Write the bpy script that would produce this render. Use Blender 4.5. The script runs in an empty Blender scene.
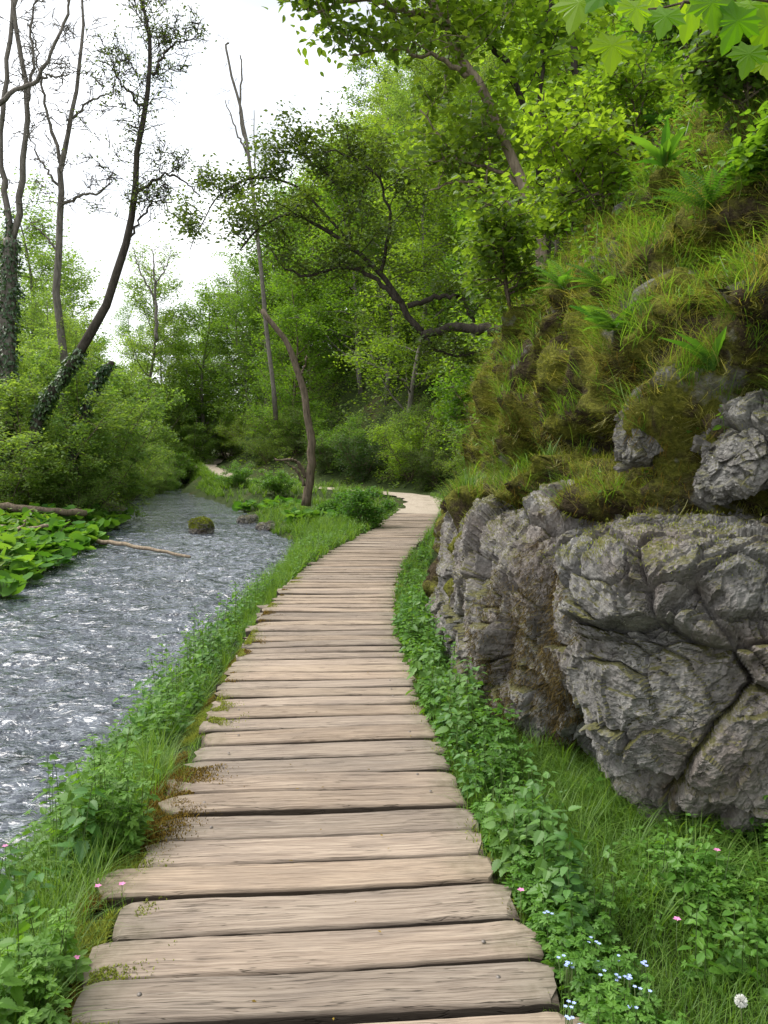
import bpy, math
import numpy as np

PI = math.pi
scene = bpy.context.scene
COL = scene.collection
R = np.random.default_rng(11)

# ------------------------------------------------------------------ camera maths
F, PITCH, EYE = 769.0, math.atan(34 / 769.0), 1.5
CAMP = np.array([0, 0, EYE])


def ray(px, py):
    a, b = (px - 384) / F, (512 - py) / F
    f = np.array([0, math.cos(PITCH), -math.sin(PITCH)])
    u = np.array([0, math.sin(PITCH), math.cos(PITCH)])
    return f + b * u + np.array([a, 0, 0])


def at(px, py, d):
    r = ray(px, py)
    return CAMP + r * (d / r[1])


def proj(p):
    p = np.atleast_2d(p) - CAMP
    f = p[:, 1] * math.cos(PITCH) - p[:, 2] * math.sin(PITCH)
    u = p[:, 1] * math.sin(PITCH) + p[:, 2] * math.cos(PITCH)
    return 384 + F * p[:, 0] / f, 512 - F * u / f, f


# ------------------------------------------------------------------ noise
def _h(ix, iy, iz, s):
    h = (ix.astype(np.int64) * 374761393 + iy.astype(np.int64) * 668265263 + iz.astype(np.int64) * 2147483647 + s * 974711) & 0xFFFFFFFF
    h = ((h ^ (h >> 13)) * 1274126177) & 0xFFFFFFFF
    h = ((h ^ (h >> 16)) * 2246822519) & 0xFFFFFFFF
    return ((h ^ (h >> 15)) & 0xFFFFFF) / float(0xFFFFFF)


def vnoise(p, s=0):
    i = np.floor(p).astype(np.int64)
    f = p - i
    f = f * f * f * (f * (f * 6 - 15) + 10)
    o = 0
    for a in (0, 1):
        for b in (0, 1):
            for c in (0, 1):
                w = (f[:, 0] if a else 1 - f[:, 0]) * (f[:, 1] if b else 1 - f[:, 1]) * (f[:, 2] if c else 1 - f[:, 2])
                o = o + w * _h(i[:, 0] + a, i[:, 1] + b, i[:, 2] + c, s)
    return o * 2 - 1


def fbm(p, octv=4, s=0, gain=0.5):
    a, o, t = 1.0, 0, 0
    for k in range(octv):
        o = o + a * vnoise(p * 2 ** k + 17.3 * k, s + k)
        t += a
        a *= gain
    return o / t


def ridged(p, octv=4, s=0):
    a, o, t = 1.0, 0, 0
    for k in range(octv):
        o = o + a * (1 - np.abs(vnoise(p * 2 ** k + 11.7 * k, s + k)) * 2)
        t += a
        a *= 0.5
    return o / t


def facets(p, s=0):
    """worley cells, each with its own tilted plane: broken-rock faces. returns plane value, F2-F1"""
    i = np.floor(p).astype(np.int64)
    n = len(p)
    f1 = np.full(n, 9.0); f2 = np.full(n, 9.0); val = np.zeros(n)
    for a in (-1, 0, 1):
        for b in (-1, 0, 1):
            for c in (-1, 0, 1):
                x, y, z = i[:, 0] + a, i[:, 1] + b, i[:, 2] + c
                q = np.stack([x + _h(x, y, z, s), y + _h(x, y, z, s + 1), z + _h(x, y, z, s + 2)], 1)
                dlt = p - q
                d = np.sqrt((dlt ** 2).sum(1))
                g = np.stack([_h(x, y, z, s + 3), _h(x, y, z, s + 4), _h(x, y, z, s + 5)], 1) * 2 - 1
                v = (dlt * g).sum(1) + (_h(x, y, z, s + 6) - .5) * .8
                near = d < f1
                f2 = np.where(near, f1, np.minimum(f2, d))
                val = np.where(near, v, val)
                f1 = np.where(near, d, f1)
    return val, f2 - f1


def sstep(a, b, x):
    t = np.clip((x - a) / (b - a), 0, 1)
    return t * t * (3 - 2 * t)


# ------------------------------------------------------------------ mesh building
class G:
    def __init__(s):
        s.v, s.f, s.r, s.n = [], [], [], 0

    def add(s, v, f, r=0.5):
        v = np.asarray(v, float).reshape(-1, 3)
        f = np.asarray(f, np.int64)
        if len(v) == 0:
            return
        s.v.append(v); s.f.append(f + s.n)
        s.r.append(np.broadcast_to(np.asarray(r, float), (len(v),)).copy())
        s.n += len(v)

    def build(s, name, mat, parent=None, smooth=True, center=None):
        v = np.concatenate(s.v)
        if center is not None:
            v = v - np.asarray(center)
        me = bpy.data.meshes.new(name)
        me.vertices.add(len(v))
        me.vertices.foreach_set("co", v.ravel().astype(np.float32))
        tot = np.concatenate([np.full(len(f), f.shape[1]) for f in s.f])
        loops = np.concatenate([f.ravel() for f in s.f])
        me.loops.add(len(loops))
        me.loops.foreach_set("vertex_index", loops.astype(np.int32))
        me.polygons.add(len(tot))
        st = np.zeros(len(tot), np.int32); st[1:] = np.cumsum(tot)[:-1]
        me.polygons.foreach_set("loop_start", st)
        me.polygons.foreach_set("use_smooth", np.full(len(tot), smooth))
        at_ = me.attributes.new("rnd", 'FLOAT', 'POINT')
        at_.data.foreach_set("value", np.concatenate(s.r).astype(np.float32))
        me.update(calc_edges=True)
        me.materials.append(mat)
        o = bpy.data.objects.new(name, me)
        COL.objects.link(o)
        if parent is not None:
            o.parent = parent
        if center is not None:
            o.location = center
        return o


def tag(o, label, cat, group=None, kind=None):
    o["label"] = label; o["category"] = cat
    if group: o["group"] = group
    if kind: o["kind"] = kind
    return o


def empty(name, loc, label, cat, group=None, rz=0, sc=1):
    o = bpy.data.objects.new(name, None)
    COL.objects.link(o)
    o.empty_display_size = .2
    o.location = loc; o.rotation_euler = (0, 0, rz); o.scale = (sc, sc, sc) if np.isscalar(sc) else sc
    return tag(o, label, cat, group)


def copy_tree(root, loc, rz=0, sc=1, label=None, group=None, tilt=(0, 0)):
    kids = [c for c in root.children]
    r = root.copy(); COL.objects.link(r)
    r.location = loc; r.rotation_euler = (tilt[0], tilt[1], rz); r.scale = (sc, sc, sc) if np.isscalar(sc) else sc
    if label: r["label"] = label
    if group: r["group"] = group
    for k in kids:
        c = k.copy(); COL.objects.link(c); c.parent = r
        for g in list(k.children):
            d = g.copy(); COL.objects.link(d); d.parent = c
    return r


# ------------------------------------------------------------------ templates: leaves
def T(v, f):
    return np.array(v, float), np.array(f, int)


LEAF = T([(0, 0, 0), (.27, .42, .07), (0, 1, -.06), (-.27, .42, .07)], [(0, 1, 2), (0, 2, 3)])


def rib_leaf(ys, ws, curl=.12, fold=.08):
    """leaf outline with a midrib; ys, ws along the length"""
    n = len(ys)
    v = [(0, y, -curl * y * y) for y in ys]
    for sgn in (1, -1):
        v += [(sgn * w, y, -curl * y * y + fold * w / max(ws)) for y, w in zip(ys, ws)]
    f = []
    for k in range(n - 1):
        f += [(k, n + k, n + k + 1), (k, n + k + 1, k + 1), (k, 2 * n + k + 1, 2 * n + k), (k, k + 1, 2 * n + k + 1)]
    return T(v, f)


OVATE = rib_leaf([0, .2, .5, .8, 1], [0.01, .24, .3, .15, .005])
NETTLE = rib_leaf([0, .1, .17, .24, .3, .38, .45, .54, .62, .72, .8, .9, 1.0],
                  [.02, .27, .22, .34, .27, .35, .26, .30, .2, .22, .12, .1, .003])
LONG = rib_leaf([0, .3, .65, 1], [.02, .09, .08, .003], curl=.3)


def fan(outline, c=(0, .4, .0), cup=.0):
    v = [c] + [(x, y, cup * ((x - c[0]) ** 2 + (y - c[1]) ** 2)) for x, y in outline]
    n = len(outline)
    return T(v, [(0, k + 1, (k + 1) % n + 1) for k in range(n)])


_m = [(0, 0), (.1, .02), (.3, -.08), (.34, .06), (.52, .1), (.46, .22), (.62, .42), (.44, .44), (.4, .54), (.24, .46), (.26, .66), (.16, .74), (.12, .88), (0, 1.05)]
_MZ = [0, 0, .05, -.03, .05, -.02, .07, -.05, .0, -.05, .03, -.02, .0, .06]
MAPLE = fan(_m + [(-x, y) for x, y in _m[::-1][1:-1]], (0, .3, .04), -.16)
MAPLE[0][1:, 2] += np.array(_MZ + _MZ[::-1][1:-1]) * .5
_a = np.linspace(-PI * .5 + .25, PI * 1.5 - .25, 17)
BUTTER = fan([(0, .32)] + [(.5 * math.cos(t) * (1 + .06 * math.sin(9 * t)), .45 + .5 * math.sin(t) * (1 + .05 * math.cos(7 * t))) for t in _a], (0, .42, -.07), .28)
# cut leaf (herb robert / cow parsley like): five leaflets
_c = []
for ang, ln in ((0, 1), (.75, .8), (-.75, .8), (1.45, .55), (-1.45, .55)):
    for (x, y) in ((0, .1), (.14, .35), (.26, .45), (.15, .6), (.17, .78), (0, 1), (-.17, .78), (-.15, .6), (-.26, .45), (-.14, .35)):
        _c.append((ang, x * ln, y * ln))
CUT = ([], [])
for k in range(5):
    pts = _c[k * 10:(k + 1) * 10]
    b = len(CUT[0])
    a0 = pts[0][0]
    for (an, x, y) in pts:
        CUT[0].append((x * math.cos(an) + y * math.sin(an), y * math.cos(an) - x * math.sin(an), .06 * math.sin(5 * y + x * 4) - .1 * y * y))
    CUT[1].extend([(b, b + j, b + j + 1) for j in range(1, 9)])
CUT = T(*CUT)


def frond(n=16, w=.2, curl=.35, taper=1.0):
    """fern frond, unit length along y, arching down"""
    v, f = [], []
    for k in range(n):
        t = (k + .5) / n
        y, z = t * (1 - .15 * t), -curl * t * t
        L = w * (math.sin(PI * min(1, t * .85 + .13)) ** .7) * taper
        for s in (1, -1):
            b = len(v)
            v += [(0, y, z), (s * L * .5, y + .6 / n, z - .01), (s * L, y + .5 / n, z - .05), (s * L * .5, y - .35 / n, z - .01)]
            f += [(b, b + 1, b + 2), (b, b + 2, b + 3)]
    b = len(v)
    for k in range(9):
        t = k / 8
        for s in (1, -1):
            v.append((s * .008 * (1.2 - t), t * (1 - .15 * t), -curl * t * t + .004))
    for k in range(8):
        f += [(b + 2 * k, b + 2 * k + 2, b + 2 * k + 3), (b + 2 * k, b + 2 * k + 3, b + 2 * k + 1)]
    return T(v, f)


FROND = frond()


def unit(a):
    return a / np.maximum(np.linalg.norm(a, axis=-1, keepdims=True), 1e-9)


def scatter(g, tpl, pos, direc, nrm, size, rnd=None):
    """copies of a template: y axis along direc, z axis near nrm"""
    tv, tf = tpl
    N = len(pos)
    if N == 0:
        return
    Y = unit(direc)
    X = unit(np.cross(Y, nrm))
    Z = np.cross(X, Y)
    size = np.broadcast_to(np.asarray(size, float), (N,)) if np.ndim(size) < 2 else size
    s = size[:, None, None] if size.ndim == 1 else size[:, None, :]
    t = tv[None] * s
    v = pos[:, None, :] + t[..., 0:1] * X[:, None] + t[..., 1:2] * Y[:, None] + t[..., 2:3] * Z[:, None]
    K = len(tv)
    f = tf[None] + (np.arange(N) * K)[:, None, None]
    if rnd is None:
        rnd = R.random(N)
    g.add(v.reshape(-1, 3), f.reshape(-1, 3), np.repeat(rnd, K))


def blades(g, pos, h, az, lean, width, segs=3, up=None, rnd=None, droop=1.0):
    """grass blades: h height, az azimuth, lean = how far they arch"""
    N = len(pos)
    if N == 0:
        return
    h = np.broadcast_to(h, (N,)); lean = np.broadcast_to(lean, (N,)); width = np.broadcast_to(width, (N,))
    d = np.stack([np.cos(az), np.sin(az), np.zeros(N)], 1)
    side = np.stack([-np.sin(az), np.cos(az), np.zeros(N)], 1)
    up = np.array([0, 0, 1.]) if up is None else up
    vs = []
    for k in range(segs + 1):
        t = k / segs
        c = pos + np.broadcast_to(up, (N, 3)) * (h * (t - .45 * lean * droop * t ** 2.2))[:, None] + d * (h * lean * t ** 1.7)[:, None]
        w = width * (1 - t ** 1.6) * .5
        if k < segs:
            vs += [c - side * w[:, None], c + side * w[:, None]]
        else:
            vs += [c]
    v = np.stack(vs, 1)
    K = v.shape[1]
    tf = []
    for k in range(segs - 1):
        a = 2 * k
        tf += [(a, a + 1, a + 3), (a, a + 3, a + 2)]
    a = 2 * (segs - 1)
    tf += [(a, a + 1, a + 2)]
    f = np.array(tf)[None] + (np.arange(N) * K)[:, None, None]
    if rnd is None:
        rnd = R.random(N)
    g.add(v.reshape(-1, 3), f.reshape(-1, 3), np.repeat(rnd, K))


def tube(g, pts, rad, sides=6, rnd=.5, wob=0.0):
    pts = np.asarray(pts, float); n = len(pts)
    rad = np.broadcast_to(np.asarray(rad, float), (n,))
    tg = np.gradient(pts, axis=0); tg = unit(tg)
    ref = np.array([0.31, .95, .05]) if abs(tg[0][2]) > .7 else np.array([0, 0, 1.])
    X = unit(np.cross(tg, ref)); Yv = np.cross(tg, X)
    a = np.linspace(0, 2 * PI, sides, endpoint=False)
    rr = rad[:, None] * (1 + wob * np.sin(a * 3 + np.arange(n)[:, None] * .8) + wob * .7 * R.standard_normal((n, sides)))
    v = pts[:, None] + rr[..., None] * (np.cos(a)[None, :, None] * X[:, None] + np.sin(a)[None, :, None] * Yv[:, None])
    i = np.arange(n - 1)[:, None] * sides; j = np.arange(sides)[None]; jn = (j + 1) % sides
    f = np.stack([i + j, i + jn, i + sides + jn, i + sides + j], -1).reshape(-1, 4)
    b = g.n
    g.add(v.reshape(-1, 3), f, rnd)
    g.add(np.stack([pts[0] - tg[0] * 0.0, pts[-1] + tg[-1] * rad[-1] * .5]), np.zeros((0, 3), int), rnd)
    cap = [(b + (n - 1) * sides + k, b + (n - 1) * sides + (k + 1) % sides, b + n * sides + 1) for k in range(sides)]
    cap += [(b + (k + 1) % sides, b + k, b + n * sides) for k in range(sides)]
    g.f.append(np.array(cap))


def smooth_path(pts, n=16, wander=0, rng=R):
    pts = np.asarray(pts, float)
    t = np.linspace(0, 1, len(pts)); q = np.linspace(0, 1, n)
    # catmull style through cubic-hermite
    m = np.gradient(pts, t, axis=0) if len(pts) > 2 else np.repeat((pts[1:] - pts[:1]), 2, 0)
    k = np.clip(np.searchsorted(t, q, side='right') - 1, 0, len(pts) - 2)
    hh = (t[k + 1] - t[k])[:, None]; s = ((q - t[k])[:, None]) / hh
    o = (2 * s ** 3 - 3 * s ** 2 + 1) * pts[k] + (s ** 3 - 2 * s ** 2 + s) * hh * m[k] + (-2 * s ** 3 + 3 * s ** 2) * pts[k + 1] + (s ** 3 - s ** 2) * hh * m[k + 1]
    if wander:
        o[1:-1] += rng.standard_normal((n - 2, 3)) * wander
    return o


# ------------------------------------------------------------------ materials
def newmat(name):
    m = bpy.data.materials.new(name); m.use_nodes = True
    nt = m.node_tree; nt.nodes.clear()
    return m, nt


class N:
    """tiny node-graph helper"""
    def __init__(s, name):
        s.m, s.nt = newmat(name)
        s.out = s.n('ShaderNodeOutputMaterial')

    def n(s, t, **k):
        x = s.nt.nodes.new(t)
        for a, b in k.items():
            setattr(x, a, b)
        return x

    def l(s, a, b):
        s.nt.links.new(a, b)

    def val(s, sock, v):
        if hasattr(v, 'is_output') or isinstance(v, bpy.types.NodeSocket):
            s.l(v, sock)
        else:
            sock.default_value = v

    def noise(s, vec, scale, detail=4, rough=.55, dist=0, out='Fac'):
        x = s.n('ShaderNodeTexNoise'); s.l(vec, x.inputs['Vector'])
        x.inputs['Scale'].default_value = scale; x.inputs['Detail'].default_value = detail
        x.inputs['Roughness'].default_value = rough; x.inputs['Distortion'].default_value = dist
        return x.outputs[out]

    def vor(s, vec, scale, feature='F1', out='Distance', rand=1):
        x = s.n('ShaderNodeTexVoronoi', feature=feature); s.l(vec, x.inputs['Vector'])
        x.inputs['Scale'].default_value = scale; x.inputs['Randomness'].default_value = rand
        return x.outputs[out]

    def ramp(s, fac, stops, interp='LINEAR'):
        x = s.n('ShaderNodeValToRGB'); s.l(fac, x.inputs[0])
        cr = x.color_ramp; cr.interpolation = interp
        while len(cr.elements) < len(stops):
            cr.elements.new(.5)
        for e, (p, c) in zip(cr.elements, stops):
            e.position = p
            e.color = (c, c, c, 1) if np.isscalar(c) else (*c, 1)
        return x.outputs[0]

    def mix(s, fac, a, b, mode='MIX'):
        x = s.n('ShaderNodeMix', data_type='RGBA', blend_type=mode)
        for sock, v in ((x.inputs[0], fac), (x.inputs[6], a), (x.inputs[7], b)):
            if isinstance(v, bpy.types.NodeSocket): s.l(v, sock)
            else: sock.default_value = v if np.isscalar(v) else (*v, 1)
        return x.outputs[2]

    def math(s, op, a, b=0.0):
        x = s.n('ShaderNodeMath', operation=op)
        for sock, v in ((x.inputs[0], a), (x.inputs[1], b)):
            if isinstance(v, bpy.types.NodeSocket): s.l(v, sock)
            else: sock.default_value = v
        return x.outputs[0]

    def mapping(s, vec, scale=(1, 1, 1), loc=(0, 0, 0), rot=(0, 0, 0)):
        x = s.n('ShaderNodeMapping'); s.l(vec, x.inputs[0])
        x.inputs['Scale'].default_value = scale; x.inputs['Rotation'].default_value = rot
        if isinstance(loc, bpy.types.NodeSocket): s.l(loc, x.inputs['Location'])
        else: x.inputs['Location'].default_value = loc
        return x.outputs[0]

    def bump(s, h, strength, dist, prev=None):
        x = s.n('ShaderNodeBump'); s.l(h, x.inputs['Height'])
        x.inputs['Strength'].default_value = strength; x.inputs['Distance'].default_value = dist
        if prev is not None: s.l(prev, x.inputs['Normal'])
        return x.outputs[0]

    def pos(s):
        return s.n('ShaderNodeNewGeometry').outputs['Position']

    def obj(s):
        return s.n('ShaderNodeTexCoord').outputs['Object']

    def attr(s, name='rnd'):
        return s.n('ShaderNodeAttribute', attribute_name=name).outputs['Fac']

    def bsdf(s, col, rough=.7, spec=.3, normal=None):
        b = s.n('ShaderNodeBsdfPrincipled')
        s.val(b.inputs['Base Color'], col if isinstance(col, bpy.types.NodeSocket) else (*col, 1))
        s.val(b.inputs['Roughness'], rough)
        s.val(b.inputs['Specular IOR Level'], spec)
        if normal is not None: s.l(normal, b.inputs['Normal'])
        return b

    def done(s, shader):
        s.l(shader, s.out.inputs['Surface'])
        return s.m


def leaf_mat(name, dark, mid, light, trans=.38, rough=.5, spec=.35, objvar=.25):
    n = N(name)
    c = n.ramp(n.attr(), [(0, dark), (.5, mid), (1, light)])
    oi = n.n('ShaderNodeObjectInfo').outputs['Random']
    v = n.math('ADD', n.math('MULTIPLY', oi, objvar), 1 - objvar / 2)
    hsv = n.n('ShaderNodeHueSaturation')
    n.l(c, hsv.inputs['Color']); n.l(v, hsv.inputs['Value'])
    n.l(n.math('ADD', n.math('MULTIPLY', oi, -.03 * objvar / .25), .515), hsv.inputs['Hue'])
    c = hsv.outputs[0]
    b = n.bsdf(c, rough, spec)
    tr = n.n('ShaderNodeBsdfTranslucent')
    n.l(n.mix(1.0, c, (2.05, 1.95, .7), 'MULTIPLY'), tr.inputs['Color'])
    mx = n.n('ShaderNodeMixShader'); mx.inputs[0].default_value = trans
    n.l(b.outputs[0], mx.inputs[1]); n.l(tr.outputs[0], mx.inputs[2])
    return n.done(mx.outputs[0])


M = {}
M['leaf_bright'] = leaf_mat('leaf_bright', (.068, .138, .014), (.118, .218, .024), (.185, .30, .04), .5)
M['leaf_mid'] = leaf_mat('leaf_mid', (.058, .108, .016), (.102, .175, .025), (.165, .25, .04), .47)
M['leaf_dark'] = leaf_mat('leaf_dark', (.025, .055, .012), (.045, .09, .017), (.075, .13, .026), .35)
M['leaf_pale'] = leaf_mat('leaf_pale', (.09, .165, .035), (.145, .24, .055), (.215, .31, .09), .5)
M['leaf_olive'] = leaf_mat('leaf_olive', (.035, .062, .014), (.06, .10, .02), (.10, .15, .03), .4)
M['ivy'] = leaf_mat('ivy', (.02, .05, .015), (.035, .08, .022), (.07, .125, .04), .15, .35, .5)
M['herb'] = leaf_mat('herb', (.05, .115, .016), (.09, .19, .024), (.15, .27, .04), .38, objvar=.1)
M['nettle'] = leaf_mat('nettle', (.05, .12, .026), (.08, .175, .036), (.12, .235, .055), .33, objvar=.2)
M['grass'] = leaf_mat('grass', (.06, .12, .016), (.105, .19, .024), (.17, .26, .045), .42, objvar=.1)
M['grass_dry'] = leaf_mat('grass_dry', (.12, .11, .03), (.20, .20, .055), (.34, .31, .13), .3, objvar=.1)
M['moss'] = leaf_mat('moss', (.09, .10, .018), (.18, .20, .028), (.29, .31, .045), .2, .9, .1, objvar=.1)
M['moss_brown'] = leaf_mat('moss_brown', (.04, .024, .009), (.12, .072, .014), (.24, .15, .025), .15, .9, .1, objvar=.1)
M['butterbur'] = leaf_mat('butterbur', (.05, .13, .02), (.09, .20, .03), (.14, .27, .05), .35, .75, .15)
M['maple'] = leaf_mat('maple', (.10, .22, .010), (.16, .30, .014), (.23, .38, .02), .6, .45, .35)
M['fern'] = leaf_mat('fern', (.05, .13, .02), (.08, .19, .025), (.13, .26, .035), .4)
M['stem'] = leaf_mat('stem', (.06, .10, .03), (.09, .13, .04), (.12, .16, .05), .1)


def bark(name, c1, c2, moss=.2, mosscol=(.07, .09, .02)):
    n = N(name)
    p = n.obj()
    k = n.noise(n.mapping(p, (9, 9, 1.6)), 2.2, 6, .65, .4)
    col = n.ramp(k, [(.3, c1), (.7, c2)])
    ms = n.ramp(n.noise(p, 2.3, 4, .6), [(.62 - moss * .5, 0.0), (.72 - moss * .4, 1.0)])
    col = n.mix(n.math('MULTIPLY', ms, min(1, moss * 2)), col, mosscol)
    b = n.bsdf(col, .9, .1, n.bump(k, .7, .03))
    return n.done(b.outputs[0])


M['bark_grey'] = bark('bark_grey', (.07, .06, .05), (.22, .20, .17), .1)
M['bark_dark'] = bark('bark_dark', (.025, .021, .017), (.085, .072, .058), .15, (.03, .04, .012))
M['bark_brown'] = bark('bark_brown', (.06, .045, .032), (.21, .165, .12), .15)
M['bark_dead'] = bark('bark_dead', (.12, .09, .065), (.36, .29, .21), .1)


def rock_mat():
    n = N('limestone')
    p = n.pos()
    big = n.noise(p, 1.6, 5, .6, .3)
    midn = n.noise(p, 7, 8, .68, .5)
    fine = n.noise(p, 38, 6, .7)
    pit = n.vor(p, 55)
    cr1 = n.vor(n.mapping(n.noise(p, 3, 3, .5, 0, 'Color'), (.7, .7, .7)), 3.2, 'DISTANCE_TO_EDGE')
    wp = n.n('ShaderNodeVectorMath', operation='ADD')
    sc = n.n('ShaderNodeVectorMath', operation='SCALE'); n.l(n.noise(p, 5, 4, .6, 0, 'Color'), sc.inputs[0]); sc.inputs['Scale'].default_value = .35
    n.l(p, wp.inputs[0]); n.l(sc.outputs[0], wp.inputs[1])
    wv = wp.outputs[0]
    crk = n.vor(n.mapping(wv, (1, 1, 1.7), rot=(.4, .3, .2)), 3.4, 'DISTANCE_TO_EDGE')
    crk2 = n.vor(n.mapping(wv, (1.3, 1, 1.2), (3, 2, 1), (.2, .8, .5)), 9.5, 'DISTANCE_TO_EDGE')
    col = n.ramp(midn, [(.28, (.07, .067, .063)), (.44, (.16, .153, .144)), (.58, (.245, .236, .222)), (.78, (.40, .388, .37))])
    col = n.mix(n.ramp(big, [(.42, 0.0), (.66, .7)]), col, n.mix(.5, col, (.26, .185, .15), 'MIX'))
    col = n.mix(n.ramp(fine, [(.35, .5), (.55, 0.0)]), col, (.075, .07, .065))
    lich = n.ramp(n.vor(wv, 24), [(.10, 1.0), (.2, 0.0)])
    col = n.mix(n.math('MULTIPLY', lich, n.ramp(n.noise(p, 4, 3), [(.5, 0.0), (.62, .75)])), col, (.52, .51, .48))
    crackmask = n.ramp(crk, [(0, .75), (.022, 0.0)])
    crackmask = n.math('MULTIPLY', crackmask, n.ramp(n.noise(p, 2.7, 2), [(.46, 0.0), (.56, 1.0)]))
    c2 = n.math('MULTIPLY', n.ramp(crk2, [(0, .8), (.035, 0.0)]), n.ramp(n.noise(p, 4.1, 2), [(.60, 0.0), (.68, .6)]))
    nz = n.n('ShaderNodeSeparateXYZ'); n.l(n.n('ShaderNodeNewGeometry').outputs['Normal'], nz.inputs[0])
    up = n.ramp(n.math('ADD', n.math('MULTIPLY', nz.outputs[2], .6), n.math('MULTIPLY', n.noise(p, 6, 5, .65), .9)), [(.72, 0.0), (.95, 1.0)])
    mossc = n.ramp(n.noise(p, 60, 3), [(.3, (.035, .035, .01)), (.7, (.12, .115, .018))])
    col = n.mix(n.math('MULTIPLY', up, .85), col, mossc)
    bn = n.ramp(n.noise(p, 2.1, 5, .65), [(.60, 0.0), (.68, .9)])
    col = n.mix(bn, col, n.ramp(n.noise(p, 45, 4), [(.3, (.022, .015, .009)), (.7, (.085, .058, .03))]))
    h = n.math('ADD', n.math('MULTIPLY', midn, 1.0), n.math('MULTIPLY', fine, .35))
    h = n.math('SUBTRACT', h, n.math('MULTIPLY', crackmask, .35))
    h = n.math('SUBTRACT', h, n.math('MULTIPLY', c2, .2))
    h = n.math('ADD', h, n.math('MULTIPLY', pit, .15))
    b = n.bsdf(col, .88, .2, n.bump(h, 1.0, .035))
    return n.done(b.outputs[0])


M['rock'] = rock_mat()


def soil_cliff():
    n = N('mossy_soil')
    p = n.pos()
    k = n.noise(p, 2.6, 6, .65, .4)
    fine = n.noise(p, 42, 5, .7)
    earth = n.ramp(fine, [(.3, (.022, .016, .010)), (.7, (.11, .085, .05))])
    moss = n.ramp(fine, [(.3, (.07, .075, .016)), (.55, (.16, .165, .028)), (.75, (.27, .27, .05))])
    rockc = n.ramp(n.noise(p, 11, 6, .7), [(.3, (.09, .085, .075)), (.7, (.33, .32, .29))])
    col = n.mix(n.ramp(k, [(.44, 0.0), (.54, 1.0)]), earth, moss)
    col = n.mix(n.ramp(n.noise(n.mapping(p, (1, 1, 1), (5, 3, 9)), 1.9, 5, .65), [(.60, 0.0), (.66, 1.0)]), col, rockc)
    h = n.math('ADD', fine, n.math('MULTIPLY', n.noise(p, 13, 5, .6), 1.5))
    b = n.bsdf(col, .95, .08, n.bump(h, 1.0, .05))
    return n.done(b.outputs[0])


M['cliff'] = soil_cliff()


def ground_mat():
    n = N('ground_soil')
    p = n.pos()
    k = n.noise(p, .8, 6, .6)
    f = n.noise(p, 25, 5, .7)
    col = n.ramp(k, [(.35, (.03, .05, .014)), (.55, (.05, .075, .02)), (.7, (.075, .06, .03))])
    col = n.mix(n.ramp(f, [(.35, .7), (.6, 0.0)]), col, (.02, .017, .01))
    b = n.bsdf(col, .95, .1, n.bump(f, 1.0, .04))
    return n.done(b.outputs[0])


M['ground'] = ground_mat()


def gravel_mat():
    n = N('gravel')
    p = n.pos()
    f = n.noise(p, 30, 5, .7)
    k = n.noise(p, 2, 4, .6)
    col = n.ramp(f, [(.3, (.22, .18, .14)), (.7, (.50, .43, .35))])
    col = n.mix(n.ramp(k, [(.5, 0.0), (.7, .5)]), col, (.18, .15, .11))
    b = n.bsdf(col, .95, .1, n.bump(f, .8, .02))
    return n.done(b.outputs[0])


M['gravel'] = gravel_mat()


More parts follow.
